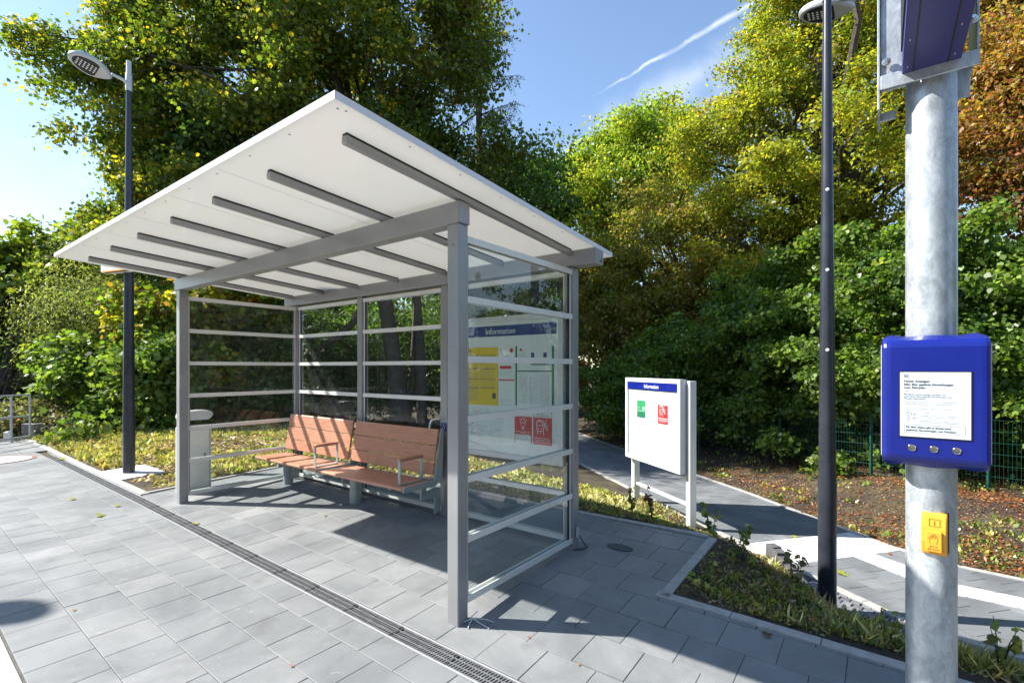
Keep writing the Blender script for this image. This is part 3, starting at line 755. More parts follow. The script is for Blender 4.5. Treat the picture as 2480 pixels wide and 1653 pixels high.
poster('timetable_poster', 'yellow timetable poster on the left of the large wall case', 'poster', at_case(-1.275, 1.325), .455, .585, M_YELP,
       [(M_INK, blk + [(.01, .10, .555, .561), (.03, .12, .535, .541), (.38, .425, .07, .125)], 'timetable_bars'), (M_INKL, lines(.012, .20, .525, 46, .0108, .0022, 1) + lines(.225, .42, .49, 30, .0108, .0022, 2), 'small_print')])
poster('route_notice', 'narrow white notice with red bands right of the yellow timetable', 'poster', at_case(-.812, 1.328), .20, .585, M_PAPER,
       [(M_REDP, [(.012, .155, .365, .395), (.0, .19, .248, .262), (.02, .035, .54, .555)], 'red_bands'), (M_INKL, lines(.012, .17, .51, 5, .012, .003, 3) + lines(.012, .17, .35, 7, .0125, .0022, 4) + lines(.012, .17, .06, 5, .012, .0022, 6), 'small_print'), (M_INK, lines(.012, .15, .475, 2, .014, .004, 8), 'heading_print')])
b = MB(); b.lathe([(.022, 0), (.022, .0018)], 20, at_case(-.655, 1.872) @ XR); o = b.build('round_stamp', M_REDP); tag(o, 'round red sticker near the top of the narrow white notice', 'sticker')
poster('timetable_sheet', 'white timetable sheet with green borders in the large wall case', 'poster', at_case(-.604, 1.340), .435, .570, M_PAPER,
       [(M_GREEND, [(0, .018, 0, .57), (.412, .435, .0, .57), (.0185, .4115, .325, .338), (.18, .385, .388, .418)], 'green_borders'), (M_INKL, lines(.04, .14, .30, 26, .0108, .0022, 11) + lines(.16, .27, .28, 24, .0108, .0022, 12) + lines(.28, .39, .30, 27, .0108, .0022, 13) + lines(.04, .12, .49, 6, .013, .0022, 14), 'small_print'), (M_NAVY, [(.18, .218, .46, .505), (.18, .218, .425, .452), (.32, .358, .46, .505), (.32, .358, .425, .452), (.05, .068, .44, .462)], 'blue_boxes'), (M_REDP, [(.05, .078, .525, .545)], 'logo_mark')])
# network map: thin route lines
mp = thing('network_map', 'faint line map on white paper below the yellow timetable', 'map', mat=at_case(-1.275, .98))
b = MB(); b.box(0, .50, -.0008, 0, 0, .325); b.build('paper', M_PAPER, mp)
b = MB()
for k in range(46):
    x, z = rr.uniform(.03, .46), rr.uniform(.03, .30)
    for q in range(4):
        a = rr.choice([0, 45, 90, 135, 180, 225, 270, 315]); l = rr.uniform(.012, .06); x2, z2 = min(.48, max(.02, x + l * math.cos(R(a)))), min(.31, max(.02, z + l * math.sin(R(a))))
        if abs(x2 - x) + abs(z2 - z) > .004: b.tube([(x, -.0012, z), (x2, -.0012, z2)], .0011, 4)
        x, z = x2, z2
b.build('route_lines', M_INKL, mp)
def icon_train(b, M, s):
    def P(pts, r=.035): b.tube([(x * s, 0, z * s) for x, z in pts], r * s, 6, True, M)
    P([(-.45, -.35), (-.5, .0), (-.5, .45), (-.35, .6), (.1, .6), (.25, .45), (.25, .0), (.2, -.35), (-.45, -.35)]); P([(-.4, .15), (.1, .15)]); P([(-.4, .5), (0, .5), (.15, .15)])
    P([(-.3, -.05), (-.22, -.15), (-.30, -.2), (-.3, -.05)]); P([(.02, -.05), (.1, -.15), (.02, -.2), (.02, -.05)]); P([(-.38, -.42), (-.45, -.65)]); P([(-.1, -.42), (-.12, -.6)]); P([(.2, -.42), (.25, -.65)])
    P([(.3, .3), (.42, .42), (.5, .3), (.4, .2), (.3, .3)]); P([(.3, .15), (.5, .05), (.62, .2), (.75, .15)]); P([(.35, .0), (.5, -.12), (.7, -.05)]); P([(.45, .5), (.52, .68)]); P([(.55, -.2), (.7, -.3)])
def icon_lamp(b, M, s):
    def P(pts, r=.035): b.tube([(x * s, 0, z * s) for x, z in pts], r * s, 6, True, M)
    P([(.32 * math.cos(a), .25 + .32 * math.sin(a)) for a in [R(q) for q in range(-50, 231, 20)]]); P([(-.2, -.05), (-.16, -.3), (.16, -.3), (.2, -.05)]); P([(-.14, -.4), (.14, -.4)]); P([(-.08, -.5), (.08, -.5)]); P([(-.15, .1), (0, .25), (.15, .1)])
    for a in range(20, 180, 40): P([(.45 * math.cos(R(a)), .25 + .45 * math.sin(R(a))), (.55 * math.cos(R(a)), .25 + .55 * math.sin(R(a)))], .03)
ps = poster('red_leaflet', 'red leaflet with white light bulb drawing in the large wall case', 'leaflet', at_case(-.615, .985), .20, .285, M_PAPER, [(M_REDP, [(0, .20, .075, .255), (0, .008, 0, .0745), (.19, .2, 0, .0745)], 'red_field'), (M_INKL, lines(.015, .18, .06, 4, .012, .0025, 21), 'small_print'), (M_TEXTW, lines(.015, .18, .105, 3, .013, .0035, 22), 'white_print')])
b = MB(); icon_lamp(b, Matrix.Translation((.10, -.003, .180)), .095); b.build('light_bulb_drawing', M_TEXTW, ps)
pt = poster('red_leaflet', 'red leaflet with white train drawing in the large wall case', 'leaflet', at_case(-.398, .985), .208, .315, M_PAPER, [(M_REDP, [(0, .208, .0, .255), (0, .005, .2555, .315), (.203, .208, .2555, .315)], 'red_field'), (M_INK, lines(.03, .18, .285, 2, .018, .006, 23), 'heading_print'), (M_TEXTW, lines(.02, .19, .06, 3, .017, .005, 24), 'white_print')])
b = MB(); icon_train(b, Matrix.Translation((.095, -.003, .165)), .105); b.build('train_drawing', M_TEXTW, pt)

# ------------------------------------------------------------------ freestanding notice board on the slope
NK = 1.148; NZ0 = 1.7012 * (1 - NK); fa, fb = Vector((1.97, 8.0, 0)), Vector((2.375, 6.62, 0)); fd = (fb - fa); FL = fd.length; fang = math.atan2(fd.y, fd.x)
FM = Matrix.Translation((2.2616, 9.184, NZ0)) @ Matrix.Rotation(fang, 4, 'Z') @ Matrix.Scale(NK, 4)          # x along the board, -y is the face towards the camera side
nb = thing('notice_board', 'white freestanding notice board with blue header on two grey posts', 'notice board', mat=FM)
for x in (0, FL):
    P_ = FM @ Vector((x, 0, 0)); b = MB(); b.box(x - .045, x + .045, -.0, .10, (tz(P_.x, P_.y) - NZ0) / NK - .12, 1.525); b.build('post', M_RAIL, nb, .003, 2)
b = MB(); b.box(.0455, FL - .0455, .03, .07, -.185, -.14); b.build('cross_bar', M_RAIL, nb, .003, 2)
bx0, bx1, bz0, bz1 = -.055, FL - .03, .262, 1.545
b = MB(); b.box(bx0, bx1, -.075, -.001, bz0, bz1 - .0); b.build('case_body', M_SILVER, nb, .004, 2)
b = MB(); f = .06
for q in ((bx0, bx0 + f, bz0, bz1), (bx1 - f, bx1, bz0, bz1), (bx0 + f + .0005, bx1 - f - .0005, bz1 - f, bz1), (bx0 + f + .0005, bx1 - f - .0005, bz0, bz0 + f)): b.box(q[0], q[1], -.105, -.0755, q[2], q[3])
b.build('door_frame', M_WHITE, nb, .004, 2)
b = MB(); b.box(bx0 + f + .002, bx1 - f - .002, -.080, -.0755, bz0 + f + .002, bz1 - f - .002); b.build('backboard', M_BOARD, nb)
b = MB(); b.box(bx0 + f + .003, bx1 - f - .003, -.100, -.0965, 1.373, bz1 - f - .002); hd = b.build('header', M_BLUE, nb)
text('header_lettering', 'Information', .085, M_TEXTW, hd, Matrix.Translation((.50, -.1006, 1.397)) @ XR, .98)
b = MB(); b.box(bx0 + f + .003, bx1 - f - .003, -.0955, -.092, bz0 + f + .003, bz1 - f - .003); b.build('case_glass', M_GLASS, nb)
FP = FM @ Matrix.Translation((0, -.081, 0))
g_ = poster('green_leaflet', 'green and white leaflet pinned left on the freestanding notice board', 'leaflet', FP @ Matrix.Translation((.27, 0, .935)), .235, .375, M_PAPER,
       [(M_GREENP, [(0, .235, .0, .265)], 'green_field'), (M_PAPER, [(.16, .215, .12, .17), (.01, .22, .098, .103), (.02, .08, .15, .155), (.02, .12, .045, .05), (.02, .2, .06, .066)], 'white_print'), (M_GREEND, [(0, .235, 0, .09)], 'dark_green_band'), (M_INKL, lines(.03, .2, .33, 3, .02, .004, 31), 'small_print')])
t_ = poster('red_leaflet', 'red and white leaflet with train drawing on the freestanding notice board', 'leaflet', FP @ Matrix.Translation((.845, 0, .895)), .25, .375, M_PAPER,
       [(M_REDP, [(0, .25, 0, .272)], 'red_field'), (M_TEXTW, [(.02, .235, .075, .085), (.02, .235, .05, .058), (.03, .2, .03, .035)], 'white_print'), (M_INK, lines(.03, .22, .31, 2, .02, .005, 32), 'heading_print')])
b = MB(); icon_train(b, Matrix.Translation((.11, -.003, .185)), .12); b.build('train_drawing', M_TEXTW, t_)

# ------------------------------------------------------------------ waste bin
bi = thing('waste_bin', 'pale grey cabinet waste bin with curved hood beside the left glass wall', 'bin', mat=SM @ Matrix.Translation((-5.10, .30, gzl(-5.1, .3))))
b = MB(); b.box(-.13, .0, -.145, .245, -.01, .87); b.build('body', M_SILVER, bi, .012, 3)
b = MB(); b.box(.0005, .006, -.12, .21, .05, .82); d_ = b.build('door', M_RAIL, bi, .003, 2)
b = MB(); b.box(.0065, .014, .15, .17, .44, .50); b.build('lock', M_STEEL, d_)
b = MB()
hq = [(-.125, .955), (-.14, 1.0), (-.13, 1.045), (-.10, 1.072), (.10, 1.085), (.19, 1.08), (.238, 1.062), (.257, 1.03), (.247, .995), (.20, .955)]
vs = [(x, y, z) for x in (-.15, .03) for y, z in hq]; nq = len(hq)
b.add(vs, [tuple(range(nq)), tuple(range(nq, 2 * nq))[::-1]] + [(i, nq + i, nq + (i + 1) % nq, (i + 1) % nq) for i in range(nq)])
pr_ = []
outer = [(x, .95 + z) for x, z in pr_]; inner = [(x * .97, .945 + z * .93) for x, z in pr_]
n = len(outer)
for i in range(n - 1):
    y_a, z_a = outer[i]; y_b, z_b = outer[i + 1]; y_c, z_c = inner[i + 1]; y_d, z_d = inner[i]
    b.hexa([(-.18, y_a, z_a), (.03, y_a, z_a), (.03, y_d, z_d), (-.18, y_d, z_d)], [(-.18, y_b, z_b), (.03, y_b, z_b), (.03, y_c, z_c), (-.18, y_c, z_c)])
b.build('hood', M_SILVER, bi, .012, 3)
b = MB(); b.box(-.11, -.02, -.12, .2, .871, .885); b.build('opening_rim', M_BLACK, bi)
b = MB(); b.box(-.12, -.02, -.11, -.095, .886, .96); b.build('hood_bracket', M_SILVER, bi)

# ------------------------------------------------------------------ street lamps
def lamp(name_label, base, zb, zt, r0, r1, arm_dir, head_c, head_ax, sleeve=True, foot=0., roll=0.):
    L = thing('street_lamp', name_label, 'street lamp', (base[0], base[1], zb))
    H_ = zt - zb
    b = MB(); prof = [(r0, -.2), (r0, .9), (r0 * .93, .95)]
    if foot: prof = [(r0, -.2), (r0, 1.35), (r0 * .95, 1.40)]
    for k in range(9): t_ = k / 8; prof.append((r0 * .93 + (r1 - r0 * .93) * t_, 1.45 + (H_ - 1.45) * t_))
    b.lathe(prof, 28); b.build('pole', M_BLACKPOLE, L, smooth=True)
    if sleeve:
        b = MB(); b.lathe([(r1 + .010, H_ - .27), (r1 + .010, H_ - .02), (r1 + .004, H_ - .0), (r1 + .001, H_ + .01), (r1 + .001, H_ + .20), (r1 - .004, H_ + .205)], 24); sv = b.build('sleeve', M_SILVER, L, smooth=True)
    hc = Vector(head_c) - Vector((base[0], base[1], zb)); ax = Vector(head_ax).normalized(); sd = Vector((-ax.y, ax.x, 0))
    neck = hc - ax * .25
    b = MB(); b.tube([(0, 0, neck.z - .09), (0, 0, neck.z - .055), tuple(neck * .35 + Vector((0, 0, neck.z * .65)) - Vector((0, 0, .02))), tuple(neck + Vector((0, 0, .0)))], [.03, .03, .024, .022], 12); b.build('arm', M_SILVER, L, smooth=True)
    HM = Matrix((( ax.x, sd.x, 0, hc.x), (ax.y, sd.y, 0, hc.y), (0, 0, 1, hc.z), (0, 0, 0, 1))) @ Matrix.Rotation(R(-13), 4, 'Y') @ Matrix.Rotation(R(roll), 4, 'X')
    def outline(s, n=36):
        pts = []
        for k in range(n):
            a = 2 * math.pi * k / n; x = .265 * math.cos(a) ; y = .185 * math.sin(a)
            if x < 0: y *= (1 - .45 * (-x / .265) ** 1.6)
            pts.append((x * s, y * s))
        return pts
    b = MB(); rings = [(outline(.93), -.030), (outline(1.0), -.012), (outline(1.0), .018), (outline(.93), .040), (outline(.55), .058)]
    vs = []; fs = []; n = 36
    for pts, z in rings: vs += [(x, y, z) for x, y in pts]
    for i in range(len(rings) - 1):
        for k in range(n): fs.append((i * n + k, i * n + (k + 1) % n, (i + 1) * n + (k + 1) % n, (i + 1) * n + k))
    fs.append(tuple(range(n))[::-1]); fs.append(tuple((len(rings) - 1) * n + k for k in range(n))); b.add(vs, fs, HM)
    hd = b.build('lamp_head', M_SILVER, L, smooth=True)
    b = MB(); pts = [(max(x, -.085) + .0, y) for x, y in outline(.80)]
    b.prism(pts, -.036, -.0302, HM); lp = b.build('lens_panel', M_BLACK, hd)
    b = MB()
    for i in range(6):
        for j in range(4):
            x, y = -.055 + .042 * i, -.057 + .038 * j
            if (x / .22) ** 2 + (y / .115) ** 2 < .92: b.lathe([(.0115, -.038), (.012, -.0362)], 10, HM @ Matrix.Translation((x, y, 0)))
    b.build('led_lens', M_TEXTW, lp)
    return L
lb = (-6.045, 7.74); ga = Vector((-.599, -.80, 0))
LL = lamp('dark tapered street lamp with oval head beyond the left end of the shelter', lb, gz(*lb), 6.33,   .082, .035, ga, tuple(Vector((lb[0], lb[1], 6.23)) + ga * .47), ga, roll=14)
b = MB()
for zz in (.42, .62): b.tube([(.082 * math.cos(R(a)), .082 * math.sin(R(a)), zz) for a in range(0, 361, 20)], .004, 6)
b.build('band', M_BLACK, LL)
rb = (3.245, 5.05)
RLm = lamp('black street lamp with white dots standing right of the notice board', rb, ZP, 5.75, .084, .036, Vector((1, 0, 0)), (3.43, 5.36, 5.60), (-.80, .60, 0), foot=1)
for zz, rr_ in ((3.52, .06), (2.70, .072), (1.885, .082)):
    a = math.atan2(-rb[1], -rb[0] + .25); rad = .0785 + (.036 - .0785) * max(0, (zz - ZP - 1.45)) / (6.55 - 1.45) + .0
    b = MB(); b.lathe([(.017, 0), (.017, .004), (.009, .006)], 14, Matrix.Translation((rad * math.cos(a), rad * math.sin(a), zz - ZP)) @ Matrix.Rotation(a, 4, 'Z') @ Matrix.Rotation(R(90), 4, 'Y')); b.build('white_cap', M_WHITE, RLm)
ldir = Vector((.989, -.145, 0)); lh = Vector((-10.48, 4.42, 6.2))  # lamp added out of view to throw a soft shade on the near slabs
lamp('added unseen dark street lamp outside the left picture edge whose head shades the near slabs', tuple((lh - ldir * .47)[:2]), 0., 6.3, .082, .035, ldir, tuple(lh), ldir)
# sign box fixed to the left lamp pole
bs = thing('sign_box', 'flat white rounded sign box with orange edge fixed to the left lamp pole', 'sign', mat=Matrix.Translation((lb[0], lb[1] - .12, 3.20)) @ Matrix.Rotation(R(-22), 4, 'Z'))
b = MB(); rp = [(.36 * 1 + .10 * math.cos(R(a)), .09 * math.sin(R(a))) for a in range(-90, 91, 15)] + [(-.36 + .10 * math.cos(R(a)), .09 * math.sin(R(a))) for a in range(90, 271, 15)]
b.prism(rp, 0, .32); b.build('housing', M_WHITE, bs, .012, 3)
b = MB(); b.box(-.30, .46, -.115, -.055, -.018, -.0005); fr_ = b.build('orange_edge', M_ORANGE, bs, .006, 2)
b = MB(); b.box(-.285, .445, -.105, -.06, -.0205, -.0185); b.build('black_strip', M_BLACK, fr_)

# ------------------------------------------------------------------ galvanised pole with its displays, close to the camera
gp = (1.834, 2.150); gt = (1.8175, 2.128); GR = .1145; PK = 1.3125; PZ0 = -.5316
gpo = thing('galvanised_pole', 'thick mottled galvanised steel pole at the right edge near the camera', 'pole', (gt[0], gt[1], gz(*gp)))
b = MB(); b.lathe([(.087, -.1), (.087, 5.2)], 64); b.build('tube', M_GALV, gpo, smooth=True)
GM = Matrix.Translation((gp[0], gp[1], PZ0)) @ Matrix.Rotation(YAW, 4, 'Z') @ Matrix.Scale(PK, 4); GR = .0872;         # x right, -y towards the track
# e-paper display box
eb = thing('display_box', 'royal blue display box with three steel buttons strapped to the galvanised pole', 'information display', mat=GM @ Matrix.Translation((0, -GR - .058, 1.395)))
bw, bh, dp = .1285, .402, .085
b = MB(); nX = 24; profs = []
for i in range(nX + 1):
    s = -1 + 2 * i / nX; x = bw * s
    wv = .010 * (-.35 * math.cos(s * math.pi * 2.2) + 1.1 * max(0, abs(s) - .82) / .18)                       # wavy top and bottom rear edge
    edge = .012 if abs(s) > .96 else 0
    e2 = .006 * max(0, (abs(s) - .86) / .14) ** 2
    yb = dp
    prof = [(e2, .030), (e2, bh - .030), (.004 + e2, bh - .018), (.014 + e2, bh - .007), (.040, bh + .004 - .6 * wv), (yb, bh + .012 - wv), (yb, .0 - .012 + wv), (.040, -.008 + .6 * wv), (.014 + e2, .006), (.004 + e2, .018)]
    profs.append([(x, y, z) for y, z in prof])
vs = [p for pf in profs for p in pf]; m_ = 10; fs = []
for i in range(nX):
    for k in range(m_): fs.append((i * m_ + k, (i + 1) * m_ + k, (i + 1) * m_ + (k + 1) % m_, i * m_ + (k + 1) % m_))
fs.append(tuple(range(m_))); fs.append(tuple(nX * m_ + k for k in range(m_))[::-1]); b.add(vs, fs)
b.build('housing', M_BLUE, eb, .004, 2)
b = MB(); b.box(-bw - .0035, -bw - .0006, .02, dp, .02, bh - .02); b.box(bw + .0006, bw + .0035, .02, dp, .02, bh - .02); b.build('side_plate', M_SILVER, eb, .001, 1)
sx0, sx1, sz0, sz1 = -.0835, .0835, .090, .293
b = MB(); b.box(sx0 - .003, sx1 + .003, -.0022, .004, sz0 - .003, sz1 + .003); b.build('screen_bezel', M_BLACK, eb)
b = MB(); b.box(sx0, sx1, -.0030, -.0023, sz0, sz1); sc_ = b.build('screen', M_SCREEN, eb)
DM = Matrix.Translation((0, -.0032, 0)) @ XR
join_text('bold_print', [('Neuer Anzeiger:', .0094, -.074, .2615, 1.02, .0003, DM), ('Infos über geplante Abweichungen', .0094, -.074, .2515, .90, .0003, DM), ('vom Fahrplan', .0094, -.074, .2415, 1.02, .0003, DM),
    ('Für diese Station gibt es derzeit keine', .0082, -.069, .1175, .86, .0002, DM), ('geplanten Abweichungen vom Fahrplan!', .0082, -.069, .1080, .90, .0002, DM)], M_INK, sc_)
join_text('medium_print', [('Mit diesem neuen Anzeiger möchten wir', .0070, -.074, .2210, .86, .0001, DM), ('noch besser über geplante Abweichungen vom', .0070, -.074, .2145, .86, .0001, DM), ('Fahrplan informieren.', .0070, -.074, .2080, .90, .0001, DM)], M_INKL, sc_)
b = MB()
def ln(x0, x1, z, h): b.box(x0, x1, -.0036, -.0031, z, z + h)
for k, (xe) in enumerate((.058, .070, -.006, .055, .062, -.012)): 
    for (q0, q1, q2, q3) in lines(-.070, xe, .199 - .0062 * k - (.002 if k > 2 else 0), 1, .01, .0010, 40 + k): ln(q0, q1, q2, .0009)
for k, xe in enumerate((.060, .045, 0, .063, .055)):
    if k == 2: continue
    for (q0, q1, q2, q3) in lines(-.036, xe, .1565 - .0052 * k, 1, .01, .001, 60 + k): ln(q0, q1, q2, .0009)
ln(-.074, -.062, .2335, .0010)
ln(-.074, .071, .1270, .0006); ln(-.074, .071, .1030, .0006); b.box(-.074, -.0734, -.0036, -.0031, .103, .1276); b.box(.0704, .071, -.0036, -.0031, .103, .1276)
for (q0, q1, z, z2) in ((-.070, -.055, .1575, .163),): ln(q0, q1, z, .0006); ln(q0, q1, z2, .0006); b.box(q0, q0 + .0006, -.0036, -.0031, z, z2); b.box(q1 - .0006, q1, -.0036, -.0031, z, z2)
b.box(-.0632, -.0627, -.0036, -.0031, .152, .157); b.box(-.0655, -.0605, -.0036, -.0031, .144, .1445); b.box(-.0655, -.0605, -.0036, -.0031, .1515, .152); b.box(-.0655, -.065, -.0036, -.0031, .1445, .1515); b.box(-.061, -.0605, -.0036, -.0031, .1445, .1515); b.box(-.0632, -.0627, -.0036, -.0031, .137, .1438)
b.build('fine_print', M_INKL, sc_)
b = MB()
for z in (.1600, .1475): b = MB(); b.add([(-.040, -.0034, z - .0007), (-.040, -.0034, z + .0007), (-.0478, -.0034, z + .0007), (-.0475, -.0034, z + .0022), (-.0525, -.0034, z), (-.0475, -.0034, z - .0022), (-.0478, -.0034, z - .0007)], [(0, 1, 2, 6), (2, 3, 4, 5, 6)]); b.build('arrow', M_INK, sc_)
b = MB(); 
for q in ((-.0745, -.0615, .2775, .2783), (-.0745, -.0615, .2845, .2853), (-.0745, -.0737, .2783, .2845), (-.0623, -.0615, .2783, .2845)): b.box(q[0], q[1], -.0036, -.0031, q[2], q[3])
lg = b.build('logo_mark', M_INKL, sc_); text('logo_letters', 'DB', .0062, M_INKL, lg, Matrix.Translation((-.0728, -.0032, .2792)) @ XR, 1.05, bold=.0003)
for x in (-.054, -.001, .052):
    b = MB(); b.lathe([(.0115, 0), (.0115, .002), (.0100, .004), (.0088, .0035), (.0085, .002), (.0006, .0018)], 28, Matrix.Translation((x, .0015, .054)) @ XR); b.build('button', M_STEEL, eb, smooth=True)
# yellow request button
yb_ = thing('request_button', 'yellow push button unit with hand symbol on the galvanised pole', 'push button', mat=GM @ Matrix.Translation((.006, -GR + .0135, 1.112)) @ Matrix.Rotation(R(-9), 4, 'Z') @ Matrix.Diagonal((.80, .9, .90, 1)))
b = MB(); b.box(-.040, .043, -.004, .018, .0, .146); b.build('gasket', M_BLACK, yb_, .004, 2)
b = MB(); slat(b, -.040, .040, [(-.003, -.004), (-.028, -.004), (-.037, .040), (-.036, .090), (-.028, .130), (-.016, .143), (-.004, .143)]); b.build('cover', M_YELLOW, yb_, .006, 3)
b = MB(); b.hexa([(-.024, -.0365, .014), (.026, -.0365, .014), (.026, -.030, .014), (-.024, -.030, .014)], [(-.024, -.043, .014), (.026, -.043, .014), (.026, -.0428, .084), (-.024, -.0428, .084)]) if False else b.box(-.024, .026, -.0455, -.030, .010, .083)
hp = b.build('push_plate', M_YELLOW, yb_, .003, 2)
b = MB(); HM_ = Matrix.Translation((.001, -.0458, .052)); q = .00085
def hl(pts): b.tube([(x * .001, 0, z * .001) for x, z in pts], .0008, 6, True, HM_)
hl([(-8, -14), (-12, -8), (-14, 2), (-18, 6), (-16, 9), (-12, 6), (-9, 2), (-9.5, 14), (-7.5, 16), (-5.5, 14), (-5, 5), (-4, 19), (-2, 21), (0, 19), (0, 5), (2, 20), (4, 21.5), (6, 19), (5.5, 5), (8, 15), (10, 16), (12, 14), (11.5, 0), (10, -9), (7, -14)])
b.build('hand_symbol', M_TEXTBR, hp)
text('button_lettering', 'BITTE', .0085, M_TEXTBR, hp, Matrix.Translation((.001, -.0458, .026)) @ XR, 1.15, 'CENTER')
text('button_lettering', 'BERÜHREN', .0075, M_TEXTBR, hp, Matrix.Translation((.001, -.0458, .017)) @ XR, 1.0, 'CENTER')
b = MB(); TR = Matrix.Translation((.002, -.0326, .110)) @ Matrix.Rotation(R(-11.3), 4, 'X')
for q in ((-.0165, .0165, .0115, .0127), (-.0165, .0165, -.0127, -.0115), (-.0165, -.0153, -.0115, .0115), (.0153, .0165, -.0115, .0115)): b.box(q[0], q[1], -.0012, .001, q[2], q[3], TR)
inf_ = b.build('info_symbol', M_TEXTBR, yb_)
text('info_letter', 'i', .021, M_TEXTBR, inf_, TR @ Matrix.Translation((0, -.0006, -.0075)) @ XR, 1.3, 'CENTER', bold=.0005)
# large display above, seen from below
ds = thing('platform_display', 'violet-blue platform display housing overhead on the galvanised pole', 'information display', mat=GM @ Matrix.Translation((0, 0, 2.655)))
dx0, dx1, dy0, dy1 = -.078, .066, -2.2, -GR - .02
b = MB(); b.box(dx0, dx1, dy0, dy1, 0, .62); b.build('housing', M_BLUESIGN, ds, .003, 2)
b = MB(); b.box(dx0 + .026, dx0 + .030, dy0 + .02, dy1 - .004, -.0015, .0005); b.box(dx1 - .034, dx1 - .030, dy0 + .02, dy1 - .004, -.0015, .0005); b.build('seam', M_BLACK, ds)
b = MB()
for q in (-.13, -.29, -.5, -.8):
    b.box(dx0 + .012, dx0 + .0145, q - .026, q - .016, -.0014, 0); b.box(dx1 - .02, dx1 - .0175, q - .026, q - .016, -.0014, 0)
b.build('label_plate', M_SILVER, ds)
b = MB(); b.box(dx0 - .004, dx0 - .0005, dy0 + .05, dy1 - .05, .05, .57); b.build('display_glass', M_BLACK, ds)
# galvanised clamp behind the display
cl = thing('mounting_bracket', 'bolted galvanised clamp plates holding the overhead display to the pole', 'bracket', mat=GM @ Matrix.Translation((0, 0, 2.56)))
b = MB()
b.box(-.142, -.134, -.11, .08, .0, 1.1); b.box(-.1335, -.066, -.10, -.092, .06, 1.1); b.box(-.1395, -.090, -.004, .004, .0, .03)
b.box(-.1335, .108, -.1115, -.1055, .062, .11); b.box(.100, .108, -.105, .06, .1105, 1.1); b.box(.066, .0995, .01, .018, .02, .12)
b.build('clamp_plate', M_GALV, cl, .002, 1)
for (x, z) in ((-.118, .15), (-.118, .46), (.092, .20), (.092, .5)):
    b = MB(); b.lathe([(.013, 0), (.013, .004), (.009, .0045), (.009, .012), (.005, .0125), (.005, .022)], 6 if False else 12, Matrix.Translation((x, -.1115, z)) @ XR); b.build('bolt', M_STEEL, cl)
# tie wires at the front post foot, cable at rear post foot
A0 = SM @ Matrix.Translation((.02, .08, gzl(0, .08)))
b = MB(); b.tube([(-.06, -.06, .004), (-.02, -.02, .01), (.02, .02, .03), (.07, .03, .01), (.16, .02, .006)], .004, 6, True, A0); b.tube([(.02, .02, .03), (.03, -.03, .01), (.05, -.06, .005)], .0035, 6, True, A0); b.tube([(0, 0, .02), (.02, .03, .05), (.04, .05, .07)], .0035, 6, True, A0); b.tube([(.02, .02, .03), (.10, .06, .03), (.14, .10, .006)], .003, 6, True, A0)
tag(b.build('cable_tie', M_TIE), 'tangle of white cable ties on the slabs by the front right post', 'cable ties')
C0 = SM @ Matrix.Translation((.01, DB + .06, gzl(0, DB)))
b = MB(); b.tube([(.0, 0, .12), (.03, .0, .10), (.05, .02, .05), (.09, .0, .01), (.06, -.05, .006), (0, -.09, .006)], .004, 6, True, C0); b.tube([(.05, .02, .05), (.08, .05, .01), (.02, -.06, .008)], .003, 6, True, C0)
tag(b.build('cable', M_BLACK), 'loose black cable end at the foot of the rear right post', 'cable')
b = MB(); b.box(.0, .012, -.03, .0, .10, .19, C0); tag(b.build('cable_clip', M_SILVER), 'small grey clip low on the rear right post', 'clip')
o = MB(); o.lathe([(.10, 0), (.10, .003)], 32, SM @ Matrix.Translation((.33, 1.78, gzl(.3, 1.78) + .001)) @ Matrix.Diagonal((1.25, .75, 1, 1)))  # thin dark disc standing for a damp stain on the slabs
M_STAIN = simple('dark_stain', (.075, .08, .085), .85, 0, 30, .2); tag(o.build('damp_stain', M_STAIN), 'small dark oval damp stain on the slabs right of the shelter', 'cover')

# ------------------------------------------------------------------ railing, boxes, manhole on the far left
rl = thing('railing', 'grey tubular railing closing the far end of the platform', 'railing', (-11.35, 9.3, .03))
pts = [(-.05, -1.2, 0), (0, 0, 0), (.1, 1.72, 0), (.13, 2.13, 0)]
dirv = Vector((.06, 1, 0))
def rp_(s, z): return (s * .06, s, z)
for z in (1.05, .56, .09):
    b = MB(); b.tube([rp_(-1.6, z), rp_(2.12, z)], .021, 10); b.build('rail', M_SILVER, rl, smooth=True)
for s, zb_ in ((-.2, -.02), (1.72, -.02), (2.12, .07)):
    b = MB(); b.tube([rp_(s, zb_), rp_(s, 1.05)], .023 if s < 2 else .02, 10); b.build('post', M_SILVER, rl, smooth=True)
bx = unproj(27, 1066, .03); b = MB(); Mb = Matrix.Translation((bx[0], bx[1] + .5, .03)) @ Matrix.Rotation(R(-12), 4, 'Z')
cb = thing('cable_cabinet', 'low brown-grey box standing behind the far railing', 'cabinet', mat=Mb)
b.box(-.19, .19, -.1, .1, -.05, .31); b.build('body', M_BOX, cb, .006, 2)
b = MB(); b.box(-.2, .2, -.11, .11, .3105, .335); b.build('lid', M_BOX, cb, .004, 2)
wb = thing('marker_stone', 'small bright white block in front of the low brown-grey box', 'block', mat=Matrix.Translation((bx[0] + .03, bx[1] - .1, .03)))
b = MB(); b.box(-.055, .055, -.05, .05, -.05, .21); b.build('body', M_WHITE, wb, .012, 2)
b = MB(); b.box(-.035, .035, -.035, .035, .2105, .225); b.build('cap', M_RAIL, wb, .006, 2)
mc = unproj(-8, 1114, .03); mh = thing('manhole_cover', 'round manhole cover with rusty rim in the platform far left', 'manhole cover', (mc[0], mc[1], gz(*mc) + .004))
b = MB(); b.lathe([(.46, -.01), (.46, .003)], 40); b.build('lid', M_SLABW, mh)
b = MB()
